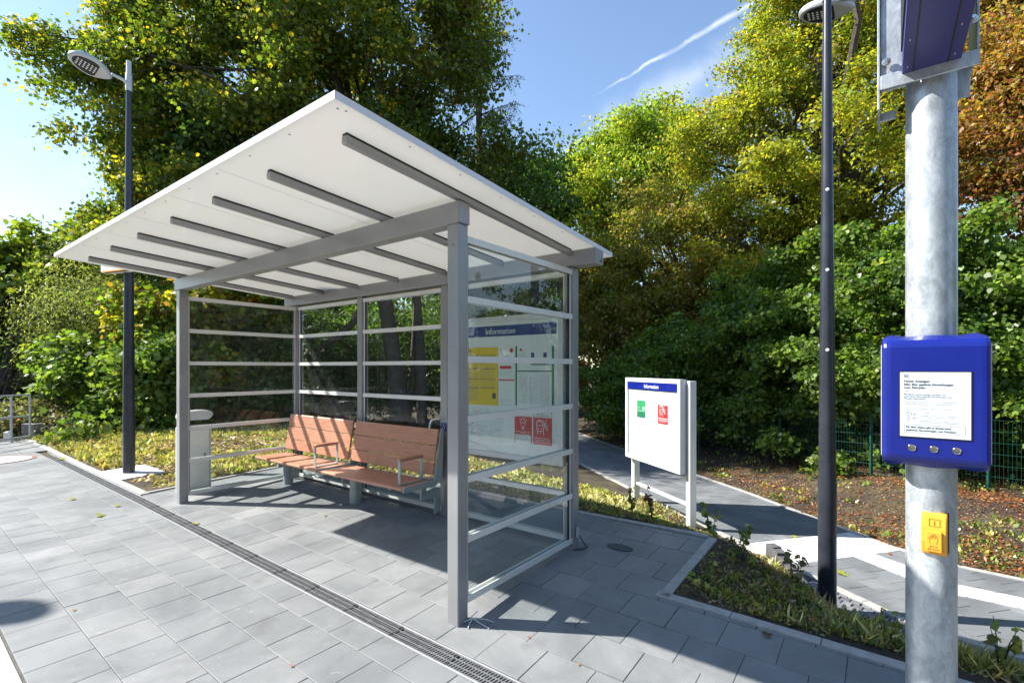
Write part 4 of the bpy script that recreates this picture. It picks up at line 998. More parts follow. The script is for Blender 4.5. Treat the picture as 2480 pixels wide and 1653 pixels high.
for k in range(48):
    a0, a1 = 2 * math.pi * k / 48, 2 * math.pi * (k + 1) / 48
    q = [(r * math.cos(a), r * math.sin(a)) for r, a in ((.465, a0), (.52, a0), (.52, a1), (.465, a1))]; b.hexa([(x, y, -.01) for x, y in q], [(x, y, .005) for x, y in q])
b.build('rim', M_IRON, mh)

# ------------------------------------------------------------------ retaining stones between bed and setts
wl_ = [Vector(p) for p in [(3.16, 6.55)] + SETT_IN]
acc = [0]
for a, c in zip(wl_, wl_[1:]): acc.append(acc[-1] + (c - a).length)
def wat(s):
    for i in range(len(wl_) - 1):
        if s <= acc[i + 1]: d = (wl_[i + 1] - wl_[i]).normalized(); return wl_[i] + d * (s - acc[i]), d
    return wl_[-1], (wl_[-1] - wl_[-2]).normalized()
s = .46; k = 0
while s < acc[-1] - .2:
    p, d = wat(s); p2, _ = wat(s + .155); d = (p2 - p).normalized(); n = Vector((-d.y, d.x))
    top = -.80 + (.12 + .09 * k if k < 4 else (.40 - .035 * (k - 4) if k < 9 else .225 - .004 * (k - 9)))
    if k < 5: top = [-.47, -.49, -.52, -.55, -.57][k]
    elif k < 30: top = -.58 - .003 * (k - 5)
    L_ = .15
    b = MB(); q = [p, p + d * L_, p + d * L_ - n * .11, p - n * .11]
    b.hexa([(v.x, v.y, -1.05) for v in q], [(v.x, v.y, top + random.uniform(-.006, .006)) for v in q])
    o = b.build('retaining_stone', M_PALI, None, .006, 2)
    tag(o, 'concrete palisade stone coloured dark for shade in the row edging the bed above the setts', 'kerb stone', 'palisade stones between bed and setts')
    s += .156; k += 1

# ------------------------------------------------------------------ fence
fl = [(4.1, 14.9), (5.05, 13.25), (6.38, 11.68), (7.32, 10.0), (8.5, 8.75), (9.9, 7.4), (11.4, 6.1)]
fn = thing('mesh_fence', 'green wire mesh fence in front of the hedge right of the path', 'fence', (fl[0][0], fl[0][1], 0))
F0 = Vector((fl[0][0], fl[0][1]))
for i in range(len(fl)):
    x, y = fl[i]; zb_ = tz(x, y); b = MB(); b.box(x - F0.x - .022, x - F0.x + .022, y - F0.y - .02, y - F0.y + .02, zb_ - .1, zb_ + 1.33); b.build('post', M_FENCE, fn, .003, 1)
for a, c in zip(fl, fl[1:]):
    a, c = Vector(a), Vector(c); d = c - a; L_ = d.length; d.normalize(); za, zc = tz(*a), tz(*c); b = MB(); n = int(L_ / .055)
    def fp(s, z): return (a.x + d.x * s - F0.x, a.y + d.y * s - F0.y, za + (zc - za) * s / L_ + z)
    for k in range(n + 1): s = .03 + (L_ - .06) * k / n; b.tube([fp(s, .04), fp(s, 1.29)], .0024, 4, False)
    for z in (.06, .26, .46, .66, .86, 1.06, 1.26): b.tube([fp(.03, z), fp(L_ - .03, z)], .0034, 4, False)
    b.build('mesh_panel', M_FENCE, fn)
# ------------------------------------------------------------------ foliage
RNG = np.random.default_rng(11)
SH = {
 'kite': np.array([(0, 0, 0), (.30, .45, .06), (0, 1, -.05), (-.30, .45, .06)]),
 'long': np.array([(0, 0, 0), (.15, .55, .04), (0, 1, -.10), (-.15, .55, .04)]),
 'blade': np.array([(-.06, 0, 0), (.06, 0, 0), (.035, .6, .08), (-.01, 1, .25)]),
 'maple': np.array([(0, 0, 0), (.26, .12, .03), (.50, .30, .02), (.32, .48, .03), (.44, .78, .0), (.16, .70, .02), (0, 1.05, -.04), (-.16, .70, .02), (-.44, .78, 0), (-.32, .48, .03), (-.50, .30, .02), (-.26, .12, .03)]),
 'round': np.array([(0, 0, 0), (.34, .20, .05), (.42, .55, .04), (.0, 1, -.06), (-.42, .55, .04), (-.34, .20, .05)]),
}
def unit(v): return v / (np.linalg.norm(v, axis=-1, keepdims=True) + 1e-9)
def leaf_geo(C, NRM, size, shape, droop=.3, rng=RNG, tang=None):
    S = SH[shape]; n = len(C); k = len(S)
    t = rng.normal(size=(n, 3)) if tang is None else tang
    t[:, 2] -= droop * 2
    t = unit(t - (t * NRM).sum(1, keepdims=True) * NRM); s_ = np.cross(t, NRM)
    P = C[:, None, :] + size[:, None, None] * (s_[:, None, :] * S[None, :, 0:1] + t[:, None, :] * S[None, :, 1:2] + NRM[:, None, :] * S[None, :, 2:3])
    return P.reshape(-1, 3), np.arange(n * k).reshape(n, k), k
def palette_cols(n, pal, wts, rng, jit=.25):
    pal = np.array(pal); w_ = np.array(wts, float); w_ /= w_.sum()
    c = pal[rng.choice(len(pal), n, p=w_)]
    return c * np.exp(rng.normal(size=(n, 1)) * jit) * np.exp(rng.normal(size=(n, 3)) * .06)
def crown_points(blobs, n, per, rng, spread, shell=.55, flat=.5, rough=.28, nb=0, rb=.8, bfl=.55):
    B = np.array(blobs, float); wt = B[:, 3] * B[:, 4] + B[:, 3] * B[:, 5] + B[:, 4] * B[:, 5]; wt = wt / wt.sum()
    nc = nb or max(4, n // per); bi = rng.choice(len(B), nc, p=wt); d = unit(rng.normal(size=(nc, 3)))
    rad = shell + (1 - shell) * rng.random(nc) ** .6
    # lumpy outline
    K = rng.normal(size=(7, 3)) * 3.2; ph = rng.random(7) * 6.28
    lump = sum(np.cos(d @ K[i] + ph[i] + bi * 1.7) for i in range(7)) / 7 ** .5
    rad = rad * (1 + rough * lump)
    cc = B[bi, :3] + d * B[bi, 3:] * rad[:, None]
    if nb:
        k = max(4, n // per); bj = rng.choice(nb, k, p=(lambda q: q / q.sum())(rng.uniform(.4, 1.6, nb))); br = rb * rng.uniform(.55, 1.25, nb)
        v = unit(rng.normal(size=(k, 3))) * (rng.random(k) ** .45)[:, None]; cc = cc[bj] + v * br[bj][:, None] * np.array([1, 1, bfl]); d = unit(d[bj] * .6 + v); nc = k
    ci = np.repeat(np.arange(nc), per); m = len(ci)
    off = rng.normal(size=(m, 3)) * spread * np.array([1, 1, flat]); off[:, 2] -= .25 * (off[:, 0] ** 2 + off[:, 1] ** 2) / spread
    return cc, ci, cc[ci] + off, d[ci], d
def foliage_mesh(name, blobs, n, size, shape, pal, wts, seed, per=34, spread=.33, shell=.5, flat=.5, up=.55, out=.45, rough=.28, droop=.35, cj=.22, pfun=None, mat=None, nb=0, rb=.8, bfl=.55):
    rng = np.random.default_rng(seed)
    cc, ci, C, D, dd = crown_points(blobs, n, per, rng, spread, shell, flat, rough, nb, rb, bfl)
    m = len(C); keep = C[:, 2] > -.9; C, D, ci = C[keep], D[keep], ci[keep]; m = len(C)
    Nn = unit(rng.normal(size=(m, 3)) * .75 + np.array([0, 0, up]) + D * out)
    cl = palette_cols(len(cc), pal, wts, rng, .15)
    if pfun is not None: cl = pfun(cc, cl, rng)
    cols = cl[ci] * .72 + palette_cols(m, pal, wts, rng, cj) * .28
    cols *= np.exp(rng.normal(size=(m, 1)) * cj)
    sz = size * rng.uniform(.45, 1.45, m)
    P, Q, k = leaf_geo(C, Nn, sz, shape, droop, rng)
    me = npmesh(name, P, Q, mat or M_LEAF, np.concatenate([np.clip(cols, 0, 1), np.ones((m, 1))], 1), k)
    return me, cc
def limbs(mb, base, top, r0, r1, targets, rng, nl=16, start=.3, bend=.25, sag=0., rl=.05):
    base = np.array(base, float); top = np.array(top, float)
    pts = []; rad = []
    wob = rng.normal(size=3) * .04
    for k in range(9):
        t = k / 8; p = base + (top - base) * t; p = p + np.array([math.sin(t * 4 + wob[0] * 9), math.cos(t * 3.3 + wob[1] * 9), 0]) * .10 * (1 if t > 0 else 0); pts.append(tuple(p)); rad.append(r0 * (1 - t) ** .8 + r1 * t if k else r0 * 1.25)
    mb.tube(pts, rad, 9)
    if len(targets) == 0: return
    sel = targets[rng.choice(len(targets), min(nl, len(targets)), replace=False)]
    for tg in sel:
        f = start + (1 - start) * rng.random() * .8; z_t = base[2] + (top[2] - base[2]) * f
        if tg[2] < z_t: f = max(start * .8, f * .7)
        i = f * 8; i0 = int(i); p0 = np.array(pts[i0]) + (np.array(pts[min(8, i0 + 1)]) - np.array(pts[i0])) * (i - i0)
        d = tg - p0; L_ = np.linalg.norm(d); mid = p0 + d * .5 + np.array([0, 0, bend * L_ * .5]) + rng.normal(size=3) * .06 * L_
        q1 = p0 + d * .25 + np.array([0, 0, bend * L_ * .32]); q3 = p0 + d * .78 + np.array([0, 0, bend * L_ * .28]) + rng.normal(size=3) * .05 * L_
        rr_ = min(rl * (L_ / 3) ** .5, r0 * .5)
        mb.tube([tuple(p0), tuple(q1), tuple(mid), tuple(q3), tuple(tg)], [rr_, rr_ * .8, rr_ * .55, rr_ * .35, rr_ * .12], 5, False)
def tree(name, label, cat, base, top, r0, blobs, n, size, shape, pal, wts, seed, group=None, nl=18, rl=.06, start=.3, tmat=None, **kw):
    bx_, by_ = base[0], base[1]
    T_ = thing(name, label, cat, (bx_, by_, base[2]), 0, group)
    bl = [(x - bx_, y - by_, z - base[2], a, b_, c) for x, y, z, a, b_, c in blobs]
    me, cc = foliage_mesh('crown', bl, n, size, shape, pal, wts, seed, **kw)
    link(bpy.data.objects.new('crown', me), T_)
    mb = MB(); rng = np.random.default_rng(seed + 5)
    if top is not None:
        limbs(mb, (0, 0, -.3), (top[0] - bx_, top[1] - by_, top[2] - base[2]), r0, r0 * .25, cc, rng, nl, start, rl=rl)
    else:
        for k in range(nl):
            tg = cc[rng.integers(len(cc))]; p0 = np.array([rng.uniform(-.2, .2), rng.uniform(-.2, .2), -.2]); d = tg - p0
            mb.tube([tuple(p0), tuple(p0 + d * .5 + np.array([-d[0] * .15, -d[1] * .15, .25])), tuple(tg)], [r0, r0 * .6, r0 * .2], 5, False)
    mb.build('trunk' if top is not None else 'stems', tmat or M_BARK, T_, smooth=True)
    return T_
def at(u, v, d): return ((u - 1240) / 1187.94 * d, d, CAM_H + (890.63 - v) / 1187.94 * d)
def blob(u, v, d, ru, rv, rd=None):
    x, y, z = at(u, v, d); k = d / 1187.94; return (x, y, z, ru * k, (rd if rd else ru * k * .9), rv * k)
GR_, YG, YE, OR_, DG, BR_ = (.055, .11, .016), (.22, .25, .022), (.58, .44, .03), (.33, .13, .03), (.022, .050, .012), (.12, .06, .025)
# 1 the big field maple left
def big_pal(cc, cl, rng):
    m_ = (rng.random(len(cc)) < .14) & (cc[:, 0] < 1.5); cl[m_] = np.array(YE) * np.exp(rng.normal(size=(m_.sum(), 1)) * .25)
    r = cc[:, 0] > 1.; cl[r] = cl[r] * .45 + np.array((.06, .08, .016)) * .55  # right side of the crown coloured darker, its shade put into the leaves
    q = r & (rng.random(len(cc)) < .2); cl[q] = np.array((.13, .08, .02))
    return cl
D1 = 16.3
bb = [blob(560, 150, D1, 330, 300, 2.9), blob(860, 170, D1, 330, 330, 2.9), blob(370, 180, D1 - .5, 150, 210), blob(680, -60, D1, 390, 190, 2.8), blob(400, 420, D1, 190, 150), blob(720, 470, D1, 330, 180, 2.8), blob(1010, 420, D1 + .6, 215, 200), blob(1010, 90, D1 + .3, 200, 260), blob(140, 170, D1 - .8, 85, 60), blob(330, 560, D1 + .3, 90, 50), blob(290, 330, D1 - .3, 90, 100), blob(480, 640, D1 + 1.5, 200, 60)]
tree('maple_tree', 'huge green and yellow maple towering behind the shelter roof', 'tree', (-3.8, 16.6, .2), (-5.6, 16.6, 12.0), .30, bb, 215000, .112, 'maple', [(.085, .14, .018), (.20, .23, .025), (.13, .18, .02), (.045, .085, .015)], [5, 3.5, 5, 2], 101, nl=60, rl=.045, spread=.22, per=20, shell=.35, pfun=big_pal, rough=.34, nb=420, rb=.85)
# 2 larch behind it
lx_, ly2, lz = at(1160, 900, 20)
Lt = thing('larch_tree', 'dark larch with hanging feathery twigs at the right edge of the big maple', 'tree', (lx_, ly2, -.2))
mb = MB(); mb.tube([(0, 0, -.3), (.1, 0, 6), (0, 0, 12), (0, 0, 21)], [.26, .2, .13, .03], 8); rng = np.random.default_rng(5); tw = []
for k in range(150):
    z = 3.5 + 16 * (k / 150) + rng.uniform(-.3, .3); a = rng.uniform(0, 6.28); L_ = (1 - (z / 23)) * 3.0 * rng.uniform(.6, 1.15) + .3
    p = [(math.cos(a) * L_ * t, math.sin(a) * L_ * t, z + L_ * (.12 * t - .34 * t * t + .22 * t ** 3)) for t in (0, .35, .7, 1)]
    mb.tube(p, [.035, .022, .013, .005], 5, False)
    for q in range(24):
        t = rng.uniform(.2, 1); i = min(2, int(t * 3)); f = (t * 3 - i); P0 = np.array(p[i]) + (np.array(p[i + 1]) - np.array(p[i])) * min(1, f); l = rng.uniform(.15, .65)
        d = np.array([math.cos(a) * .5 + rng.normal() * .45, math.sin(a) * .5 + rng.normal() * .45, -.75]); d /= np.linalg.norm(d)
        for s_ in np.arange(0, l, .035): tw.append((P0 + d * s_, d))
mb.build('trunk', M_BARK, Lt, smooth=True)
C = np.array([x for x, _ in tw]); Dn = np.array([y for _, y in tw]); m_ = len(C)
P_, Q_, k_ = leaf_geo(C, unit(rng.normal(size=(m_, 3))), rng.uniform(.07, .12, m_), 'long', 0, rng, Dn * .8 + rng.normal(size=(m_, 3)) * .55)
link(bpy.data.objects.new('crown', npmesh('crown', P_, Q_, M_LEAF, np.concatenate([palette_cols(m_, [(.03, .06, .035), (.05, .085, .04), (.09, .10, .03)], [3, 3, 1], rng), np.ones((m_, 1))], 1), k_)), Lt)
# 3 dark broadleaf in the middle
tree('lime_tree', 'dark green leafy tree in the gap right of the big maple', 'tree', (*at(1240, 900, 24)[:2], -.3), at(1250, 430, 24), .25, [blob(1250, 560, 24, 120, 150), blob(1190, 700, 24, 150, 160), blob(1330, 720, 24, 130, 160), blob(1290, 450, 24, 70, 60), blob(1210, 440, 24, 60, 90)], 34000, .19, 'round', [GR_, DG, (.07, .12, .03)], [4, 3, 2], 103, spread=.3, nl=24, nb=90, rb=1.0, per=20)
# 4 lime-yellow maples
Y4 = [(.32, .39, .04), (.19, .29, .03), (.42, .43, .05), (.10, .18, .02), (.38, .28, .07)]
tree('norway_maple', 'bright lime-yellow maple with rounded top left of the chestnut', 'tree', (*at(1500, 900, 27)[:2], -.4), at(1500, 380, 27), .28, [blob(1480, 480, 27, 130, 170), blob(1420, 560, 26.5, 80, 150), blob(1560, 350, 27.5, 110, 110), blob(1640, 400, 28, 100, 130), blob(1450, 380, 27, 70, 90), blob(1500, 700, 26, 140, 150), blob(1400, 700, 26, 70, 130), blob(1590, 430, 26.5, 110, 150), blob(1380, 470, 27, 60, 100)], 85000, .19, 'kite', Y4, [5, 4, 2, 2, .6], 104, spread=.3, nl=40, shell=.4, rl=.08, nb=170, rb=1.1, per=20, bfl=.7)
# 5 chestnuts on the right
Y5 = [(.40, .40, .04), (.28, .33, .035), (.15, .21, .03), (.40, .27, .05), (.07, .11, .02)]
bb = [blob(1965, 120, 17, 185, 200), blob(1850, 230, 17, 120, 120), blob(2150, 120, 16, 230, 240), blob(1760, 300, 17, 150, 130), blob(2000, 400, 16.5, 260, 210), blob(1830, 480, 17, 200, 150), blob(2250, 420, 15.5, 160, 190), blob(2040, -100, 17, 260, 180), blob(1680, 330, 17.5, 90, 60), blob(2100, 620, 16.5, 220, 100)]
tree('chestnut_tree', 'tall yellow autumn horse chestnut with dark visible branches', 'tree', (*at(2010, 900, 17.5)[:2], -.4), at(1990, 160, 17), .36, bb, 190000, .115, 'kite', Y5, [5, 4, 3, 1.6, 1.5], 105, spread=.20, per=18, nb=300, rb=.95, bfl=.38, nl=90, rl=.12, shell=.3, rough=.3, up=.9, out=.2, droop=.4)
Y6 = [(.32, .29, .06), (.24, .29, .055), (.34, .22, .07), (.13, .18, .035), (.44, .26, .08)]
bb = [blob(1620, 640, 20, 190, 180), blob(1520, 800, 19.5, 150, 100), blob(1780, 700, 19, 190, 150), blob(1640, 500, 20.5, 110, 70), blob(1900, 640, 19, 110, 120), blob(1460, 760, 20, 60, 110)]
tree('chestnut_tree', 'brown-green chestnut with drooping skirt above the dark hedge', 'tree', (*at(1690, 900, 20.5)[:2], -.5), at(1680, 520, 20.5), .30, bb, 110000, .13, 'kite', Y6, [4, 4, 3, 3, 1], 106, nb=230, rb=.95, bfl=.4, spread=.22, per=18, nl=40, rl=.08, shell=.35, up=.8, out=.2, droop=.6)
Y7 = [(.34, .13, .055), (.30, .18, .05), (.40, .33, .06), (.13, .16, .04), (.20, .09, .045)]
bb = [blob(2430, 120, 13, 130, 200), blob(2400, 330, 12.5, 100, 160), blob(2540, 260, 12, 160, 330), blob(2370, 480, 12.5, 90, 90), blob(2480, -60, 13, 140, 120)]
tree('chestnut_tree', 'rust-red withering chestnut with pale twigs at the right picture edge', 'tree', (*at(2600, 900, 13.5)[:2], -.4), at(2560, 40, 13.5), .30, bb, 55000, .115, 'kite', Y7, [4, 3, 3, 2.2, 2], 107, spread=.20, per=18, nb=120, rb=.8, bfl=.4, nl=130, rl=.07, shell=.35, up=.7, out=.2, droop=.6, tmat=simple('pale_bark', (.26, .19, .14), .9, 0, 8, .3))
# 6 hedge shrubs behind the fence
HG = [(.065, .125, .022), (.105, .18, .028), (.165, .25, .038), (.25, .33, .06)]
sp = [((5.0, 17.2), 2.3, 2.3, 'low dark hazel bush at the path bend by the dark boulder'), ((6.0, 15.2), 2.3, 3.2, 'dark shady hazel bush behind the far end of the mesh fence'), ((7.3, 14.0), 2.4, 4.4, 'dark green hazel behind the second fence panel'), ((8.4, 12.6), 2.3, 4.9, 'tall dark hazel directly left of the black lamp post'), ((9.7, 11.2), 2.3, 5.2, 'half sunlit hazel directly right of the black lamp post'), ((11.2, 10.0), 2.4, 5.1, 'bright sunlit hazel behind the galvanised pole'), ((12.6, 8.2), 2.3, 4.8, 'bright green hazel at the right end of the fence')]
for i, ((x, y), r, top, lab) in enumerate(sp):
    x, y = x - .36, y - .5
    bl = [(x, y, top * .45, r * .95, r * .8, top * .52), (x - .7, y + .3, top * .7, r * .6, r * .6, top * .28), (x + .8, y - .1, top * .3 - .1, r * .75, r * .75, top * .38), (x - .9, y - .2, top * .25 - .2, r * .7, r * .7, top * .36)]
    tree('hazel_bush', lab, 'bush', (x, y, -.45), None, .05, bl, 30000 if i < 3 else 48000, .093, 'round', HG, [3, 4, 3, 1.5], 120 + i, 'hazel bushes behind the fence', nl=14, spread=.14, per=16, shell=.5, up=.45, out=.4, rough=.30, flat=.45, nb=120, rb=.5, bfl=.5)
# 7 bushes on the left
LG = [(.21, .27, .03), (.13, .20, .025), (.30, .33, .04), (.07, .12, .02)]
WG = [(.25, .29, .10), (.32, .35, .13), (.15, .19, .06)]
tree('maple_bush', 'tall bright green maple bush at the left picture edge', 'bush', (-15.5, 14.5, .0), None, .07, [blob(70, 760, 17, 170, 200), blob(180, 620, 17.5, 160, 80), blob(10, 620, 17, 120, 70), blob(60, 900, 16.5, 150, 90), blob(-100, 750, 16.5, 150, 200), blob(330, 610, 18.5, 130, 70)], 60000, .165, 'maple', LG, [4, 4, 3, 2], 131, spread=.24, per=18, nb=170, rb=.8, nl=20, shell=.45, up=.7, out=.6)
tree('willow_bush', 'grey-green fine leaved willow bush left of the lamp pole', 'bush', (-12.2, 14.6, .0), None, .06, [blob(230, 760, 15.5, 130, 120), blob(190, 860, 15.5, 110, 110), blob(330, 720, 15.8, 120, 70), blob(330, 850, 15.6, 90, 90)], 52000, .095, 'long', WG, [3, 2, 2], 132, spread=.30, nl=20, shell=.5, up=.6, out=.5)
tree('maple_bush', 'dark green maple bush low behind the left lamp pole', 'bush', (-9.6, 12.6, .0), None, .06, [blob(250, 930, 13.5, 100, 80), blob(330, 990, 12.8, 110, 70), blob(210, 870, 14, 70, 60), blob(390, 930, 13, 90, 110)], 36000, .125, 'maple', [(.10, .17, .03), (.15, .23, .04), (.21, .28, .05)], [4, 4, 2], 133, spread=.18, per=18, nb=120, rb=.5, nl=14, shell=.5, up=.7, out=.6)
tree('maple_bush', 'yellow tinged maple bush between the lamp pole and the shelter', 'bush', (-9.3, 14.2, .0), (-9.2, 14.3, 5.0), .09, [blob(430, 760, 14.4, 90, 90), blob(340, 760, 14.2, 60, 60), blob(460, 880, 14.2, 100, 110), blob(370, 840, 14.0, 60, 60), blob(560, 700, 15, 120, 60)], 34000, .14, 'maple', [(.19, .27, .024), (.09, .17, .02), (.46, .38, .04), (.42, .18, .05)], [4, 4, 1.6, .8], 134, spread=.2, per=18, nb=110, rb=.6, nl=16, shell=.45, up=.7, out=.5)
tree('bramble_patch', 'low grey-green bramble thicket right of the railing', 'bush', (-12.2, 12.0, .05), None, .03, [(-12.4, 12.4, .35, 1.3, .8, .55), (-11.2, 12.3, .3, 1.0, .6, .42), (-10.2, 12.2, .2, .9, .5, .3)], 15000, .075, 'kite', [(.12, .14, .07), (.17, .17, .09), (.28, .12, .06)], [4, 3, .5], 135, spread=.16, nl=12, shell=.3, up=.5, out=.4)
# dark undergrowth behind the shelter glass
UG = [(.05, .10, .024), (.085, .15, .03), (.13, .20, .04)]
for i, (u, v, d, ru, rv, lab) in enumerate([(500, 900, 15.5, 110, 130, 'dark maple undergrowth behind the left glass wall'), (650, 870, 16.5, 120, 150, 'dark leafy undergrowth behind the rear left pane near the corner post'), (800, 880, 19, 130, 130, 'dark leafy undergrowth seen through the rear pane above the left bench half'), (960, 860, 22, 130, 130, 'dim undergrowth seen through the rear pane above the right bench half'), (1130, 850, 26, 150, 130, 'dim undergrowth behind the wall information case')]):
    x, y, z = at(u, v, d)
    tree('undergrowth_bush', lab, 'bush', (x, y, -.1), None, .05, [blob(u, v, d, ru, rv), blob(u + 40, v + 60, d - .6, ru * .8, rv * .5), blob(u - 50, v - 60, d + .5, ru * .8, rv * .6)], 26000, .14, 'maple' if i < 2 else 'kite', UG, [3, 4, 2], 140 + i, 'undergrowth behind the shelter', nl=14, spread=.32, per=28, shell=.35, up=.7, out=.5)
# single trunks in the wood behind the shelter; the forked one replaces a reflection
for i, (u, d, r, lean, lab) in enumerate([(985, 20, .15, .02, 'slim grey trunk left of the middle rear post seen through the glass'), (1022, 17, .19, -.02, 'thick grey trunk standing by the middle rear post seen through the glass'), (1062, 19, .14, .12, 'dark leaning trunk just right of the thick grey trunk'), (830, 16.5, .24, -.16, 'forked leaning trunk added for a tree mirrored in the rear pane over the bench')]):
    x, y, _ = at(u, 1000, d); zb_ = tz(x, y)
    tt = thing('woodland_tree', lab, 'tree', (x, y, zb_)); rng = np.random.default_rng(60 + i)
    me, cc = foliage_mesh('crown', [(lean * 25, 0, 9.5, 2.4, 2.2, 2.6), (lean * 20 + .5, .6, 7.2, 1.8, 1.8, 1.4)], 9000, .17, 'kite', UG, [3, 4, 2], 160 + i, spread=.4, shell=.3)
    link(bpy.data.objects.new('crown', me), tt)
    mb = MB(); limbs(mb, (0, 0, -.3), (lean * 25, 0, 9), r, r * .3, cc, rng, 14, .45, rl=.05)
    if i == 3: mb.tube([(lean * 6, 0, 2.4), (.3, 0, 3.4), (1.2, .1, 5), (1.8, .2, 7)], [.15, .12, .09, .04], 8)
    mb.build('trunk', M_BARK, tt, smooth=True)
# far wood closing the view
for i, (u, d, w_, h_) in enumerate([(-150, 34, 6, 7), (60, 36, 6, 8), (280, 38, 6.5, 10), (520, 36, 6.5, 12), (760, 36, 6.5, 13), (1000, 38, 6.5, 12), (1190, 40, 5.5, 11), (1700, 36, 6.5, 10), (1930, 32, 6, 9), (2200, 26, 5.5, 8.5), (2500, 24, 5.5, 9)]):
    x, y, _ = at(u, 900, d)
    tree('woodland_tree', 'dense distant tree %s in the far wood' % ['beyond the railing', 'above the far left bushes', 'behind the left lamp pole', 'behind the left glass wall', 'behind the bench backrest', 'behind the middle rear post', 'behind the wall case', 'behind the notice board', 'behind the black lamp post', 'behind the galvanised pole', 'past the right end of the fence'][i], 'tree', (x, y, .1), (x, y, h_ * .8), .3, [(x, y, h_ * .55, w_, w_ * .7, h_ * .48), (x + 2, y + 1, h_ * .3, w_ * .9, w_ * .7, h_ * .32), (x - 2, y, h_ * .28, w_ * .9, w_ * .7, h_ * .32)], 15000, .42, 'kite', [(.05, .09, .025), (.09, .14, .035), (.15, .17, .04)], [3, 3, 1], 180 + i, 'trees of the far wood', nl=10, spread=.8, per=24, shell=.4, rl=.1)

# boulder and coloured shrub by the far path
bp = at(1453, 975, 26); b = MB()
rng = np.random.default_rng(2)
prof = [(.05, 1.25), (.35, 1.2), (.55, 1.0), (.66, .7), (.68, .4), (.6, .1), (.5, -.1)][::-1]
b.lathe(prof, 22, Matrix.Translation((bp[0], bp[1], -.80))); ob = b.build('boulder', M_DARKROCK, None, smooth=True); tag(ob, 'big dark rounded boulder beside the far path under the bushes', 'boulder')
tree('autumn_shrub', 'small orange autumn shrub beside the dark boulder', 'bush', (*at(1412, 975, 25)[:2], -.8), None, .02, [(*at(1408, 905, 25), .55, .5, 1.1)], 2600, .12, 'kite', [(.55, .20, .02), (.35, .12, .02), (.10, .10, .02), (.45, .30, .04)], [3, 2, 2, 1], 210, nl=10, spread=.14, per=14, shell=.2)

# trees on the opposite side of the track, behind the camera: seen mirrored in the glass
for i, (x, y, h_) in enumerate([(-12, -16, 11), (-4, -19, 12), (5, -20, 11), (14, -16, 12), (22, -6, 11), (-22, -8, 10), (-25, 3, 10), (-29, -3, 11), (-33, 8, 12), (17, 1, 7), (24, 3, 9)]):
    tree('leafy_tree', 'leafy tree standing around the station outside the picture', 'tree', (x, y, 0), (x, y, h_ * .8), .3, [(x, y, h_ * .5, 4.4, 3.2, h_ * .45), (x + 1.5, y, h_ * .25, 4.2, 2.4, h_ * .25)], 9000, .42, 'kite', [(.05, .09, .015), (.12, .15, .02), (.25, .18, .03)], [3, 3, 1], 230 + i, 'trees around the station', nl=12, spread=.6, per=20, shell=.4)

# ------------------------------------------------------------------ ground cover
def scatter(n, xr, yr, test, rng):
    out = []; tot = 0
    while tot < n:
        p = np.stack([rng.uniform(*xr, n * 2), rng.uniform(*yr, n * 2)], 1); p = p[test(p[:, 0], p[:, 1])]; out.append(p); tot += len(p)
        if len(out) > 60: break
    p = np.concatenate(out)[:n]; return p
def LXY(x, y): dx, dy = x - AX, y - AY; return CY_ * dx + SY_ * dy, -SY_ * dx + CY_ * dy
def sideL(x, y): return poly_d(x, y, LFULL)[1] > 0
def sideR(x, y): return poly_d(x, y, RP)[1] > 0
def vnoise(x, y, s, seed):
    r = np.random.default_rng(seed); v = 0
    for k in range(6): a = r.uniform(0, 6.28); f = s * r.uniform(.6, 1.8); v = v + np.sin((x * math.cos(a) + y * math.sin(a)) * f + r.uniform(0, 6.28))
    return v / 6 ** .5
def in_left(x, y): lx, ly = LXY(x, y); return (((lx < -5.72) & (ly > .06) & (ly < 7)) | ((lx >= -5.72) & (lx < -1.2) & (ly > 2.53) & (ly < 6.5))) & ~((lx > -7.78) & (lx < -6.75) & (ly < .57)) & ~sideL(x, y)
def in_bed(x, y): lx, ly = LXY(x, y); return (((lx > 1.03) & (ly > 1.25)) | ((lx > -1.6) & (ly > 2.56))) & ~sideL(x, y) & (poly_d(x, y, LFULL)[0] > .12)
def in_right(x, y): return sideR(x, y) & (poly_d(x, y, RP)[0] > .10) & (y < 19)
def ground_leaves(name, label, cat, n, xr, yr, test, size, pal, wts, seed, shape='kite', dens=None, lift=.008, tilt=.35):
    rng = np.random.default_rng(seed); p = scatter(n, xr, yr, lambda x, y: test(x, y) & ((vnoise(x, y, 2.2, seed) + rng.normal(size=x.shape) * .5 > (dens if dens is not None else -9))), rng)
    z = terrain(p[:, 0], p[:, 1]) + lift + rng.random(len(p)) * .012; C = np.column_stack([p, z]); Nn = unit(rng.normal(size=(len(p), 3)) * tilt + np.array([0, 0, 1.]))
    P_, Q_, k_ = leaf_geo(C, Nn, size * rng.uniform(.5, 1.3, len(p)), shape, 0, rng)
    o = bpy.data.objects.new(name, npmesh(name, P_, Q_, M_DRYLEAF, np.concatenate([np.clip(palette_cols(len(p), pal, wts, rng, .3), 0, 1), np.ones((len(p), 1))], 1), k_)); link(o); tag(o, label, cat, None, 'stuff')
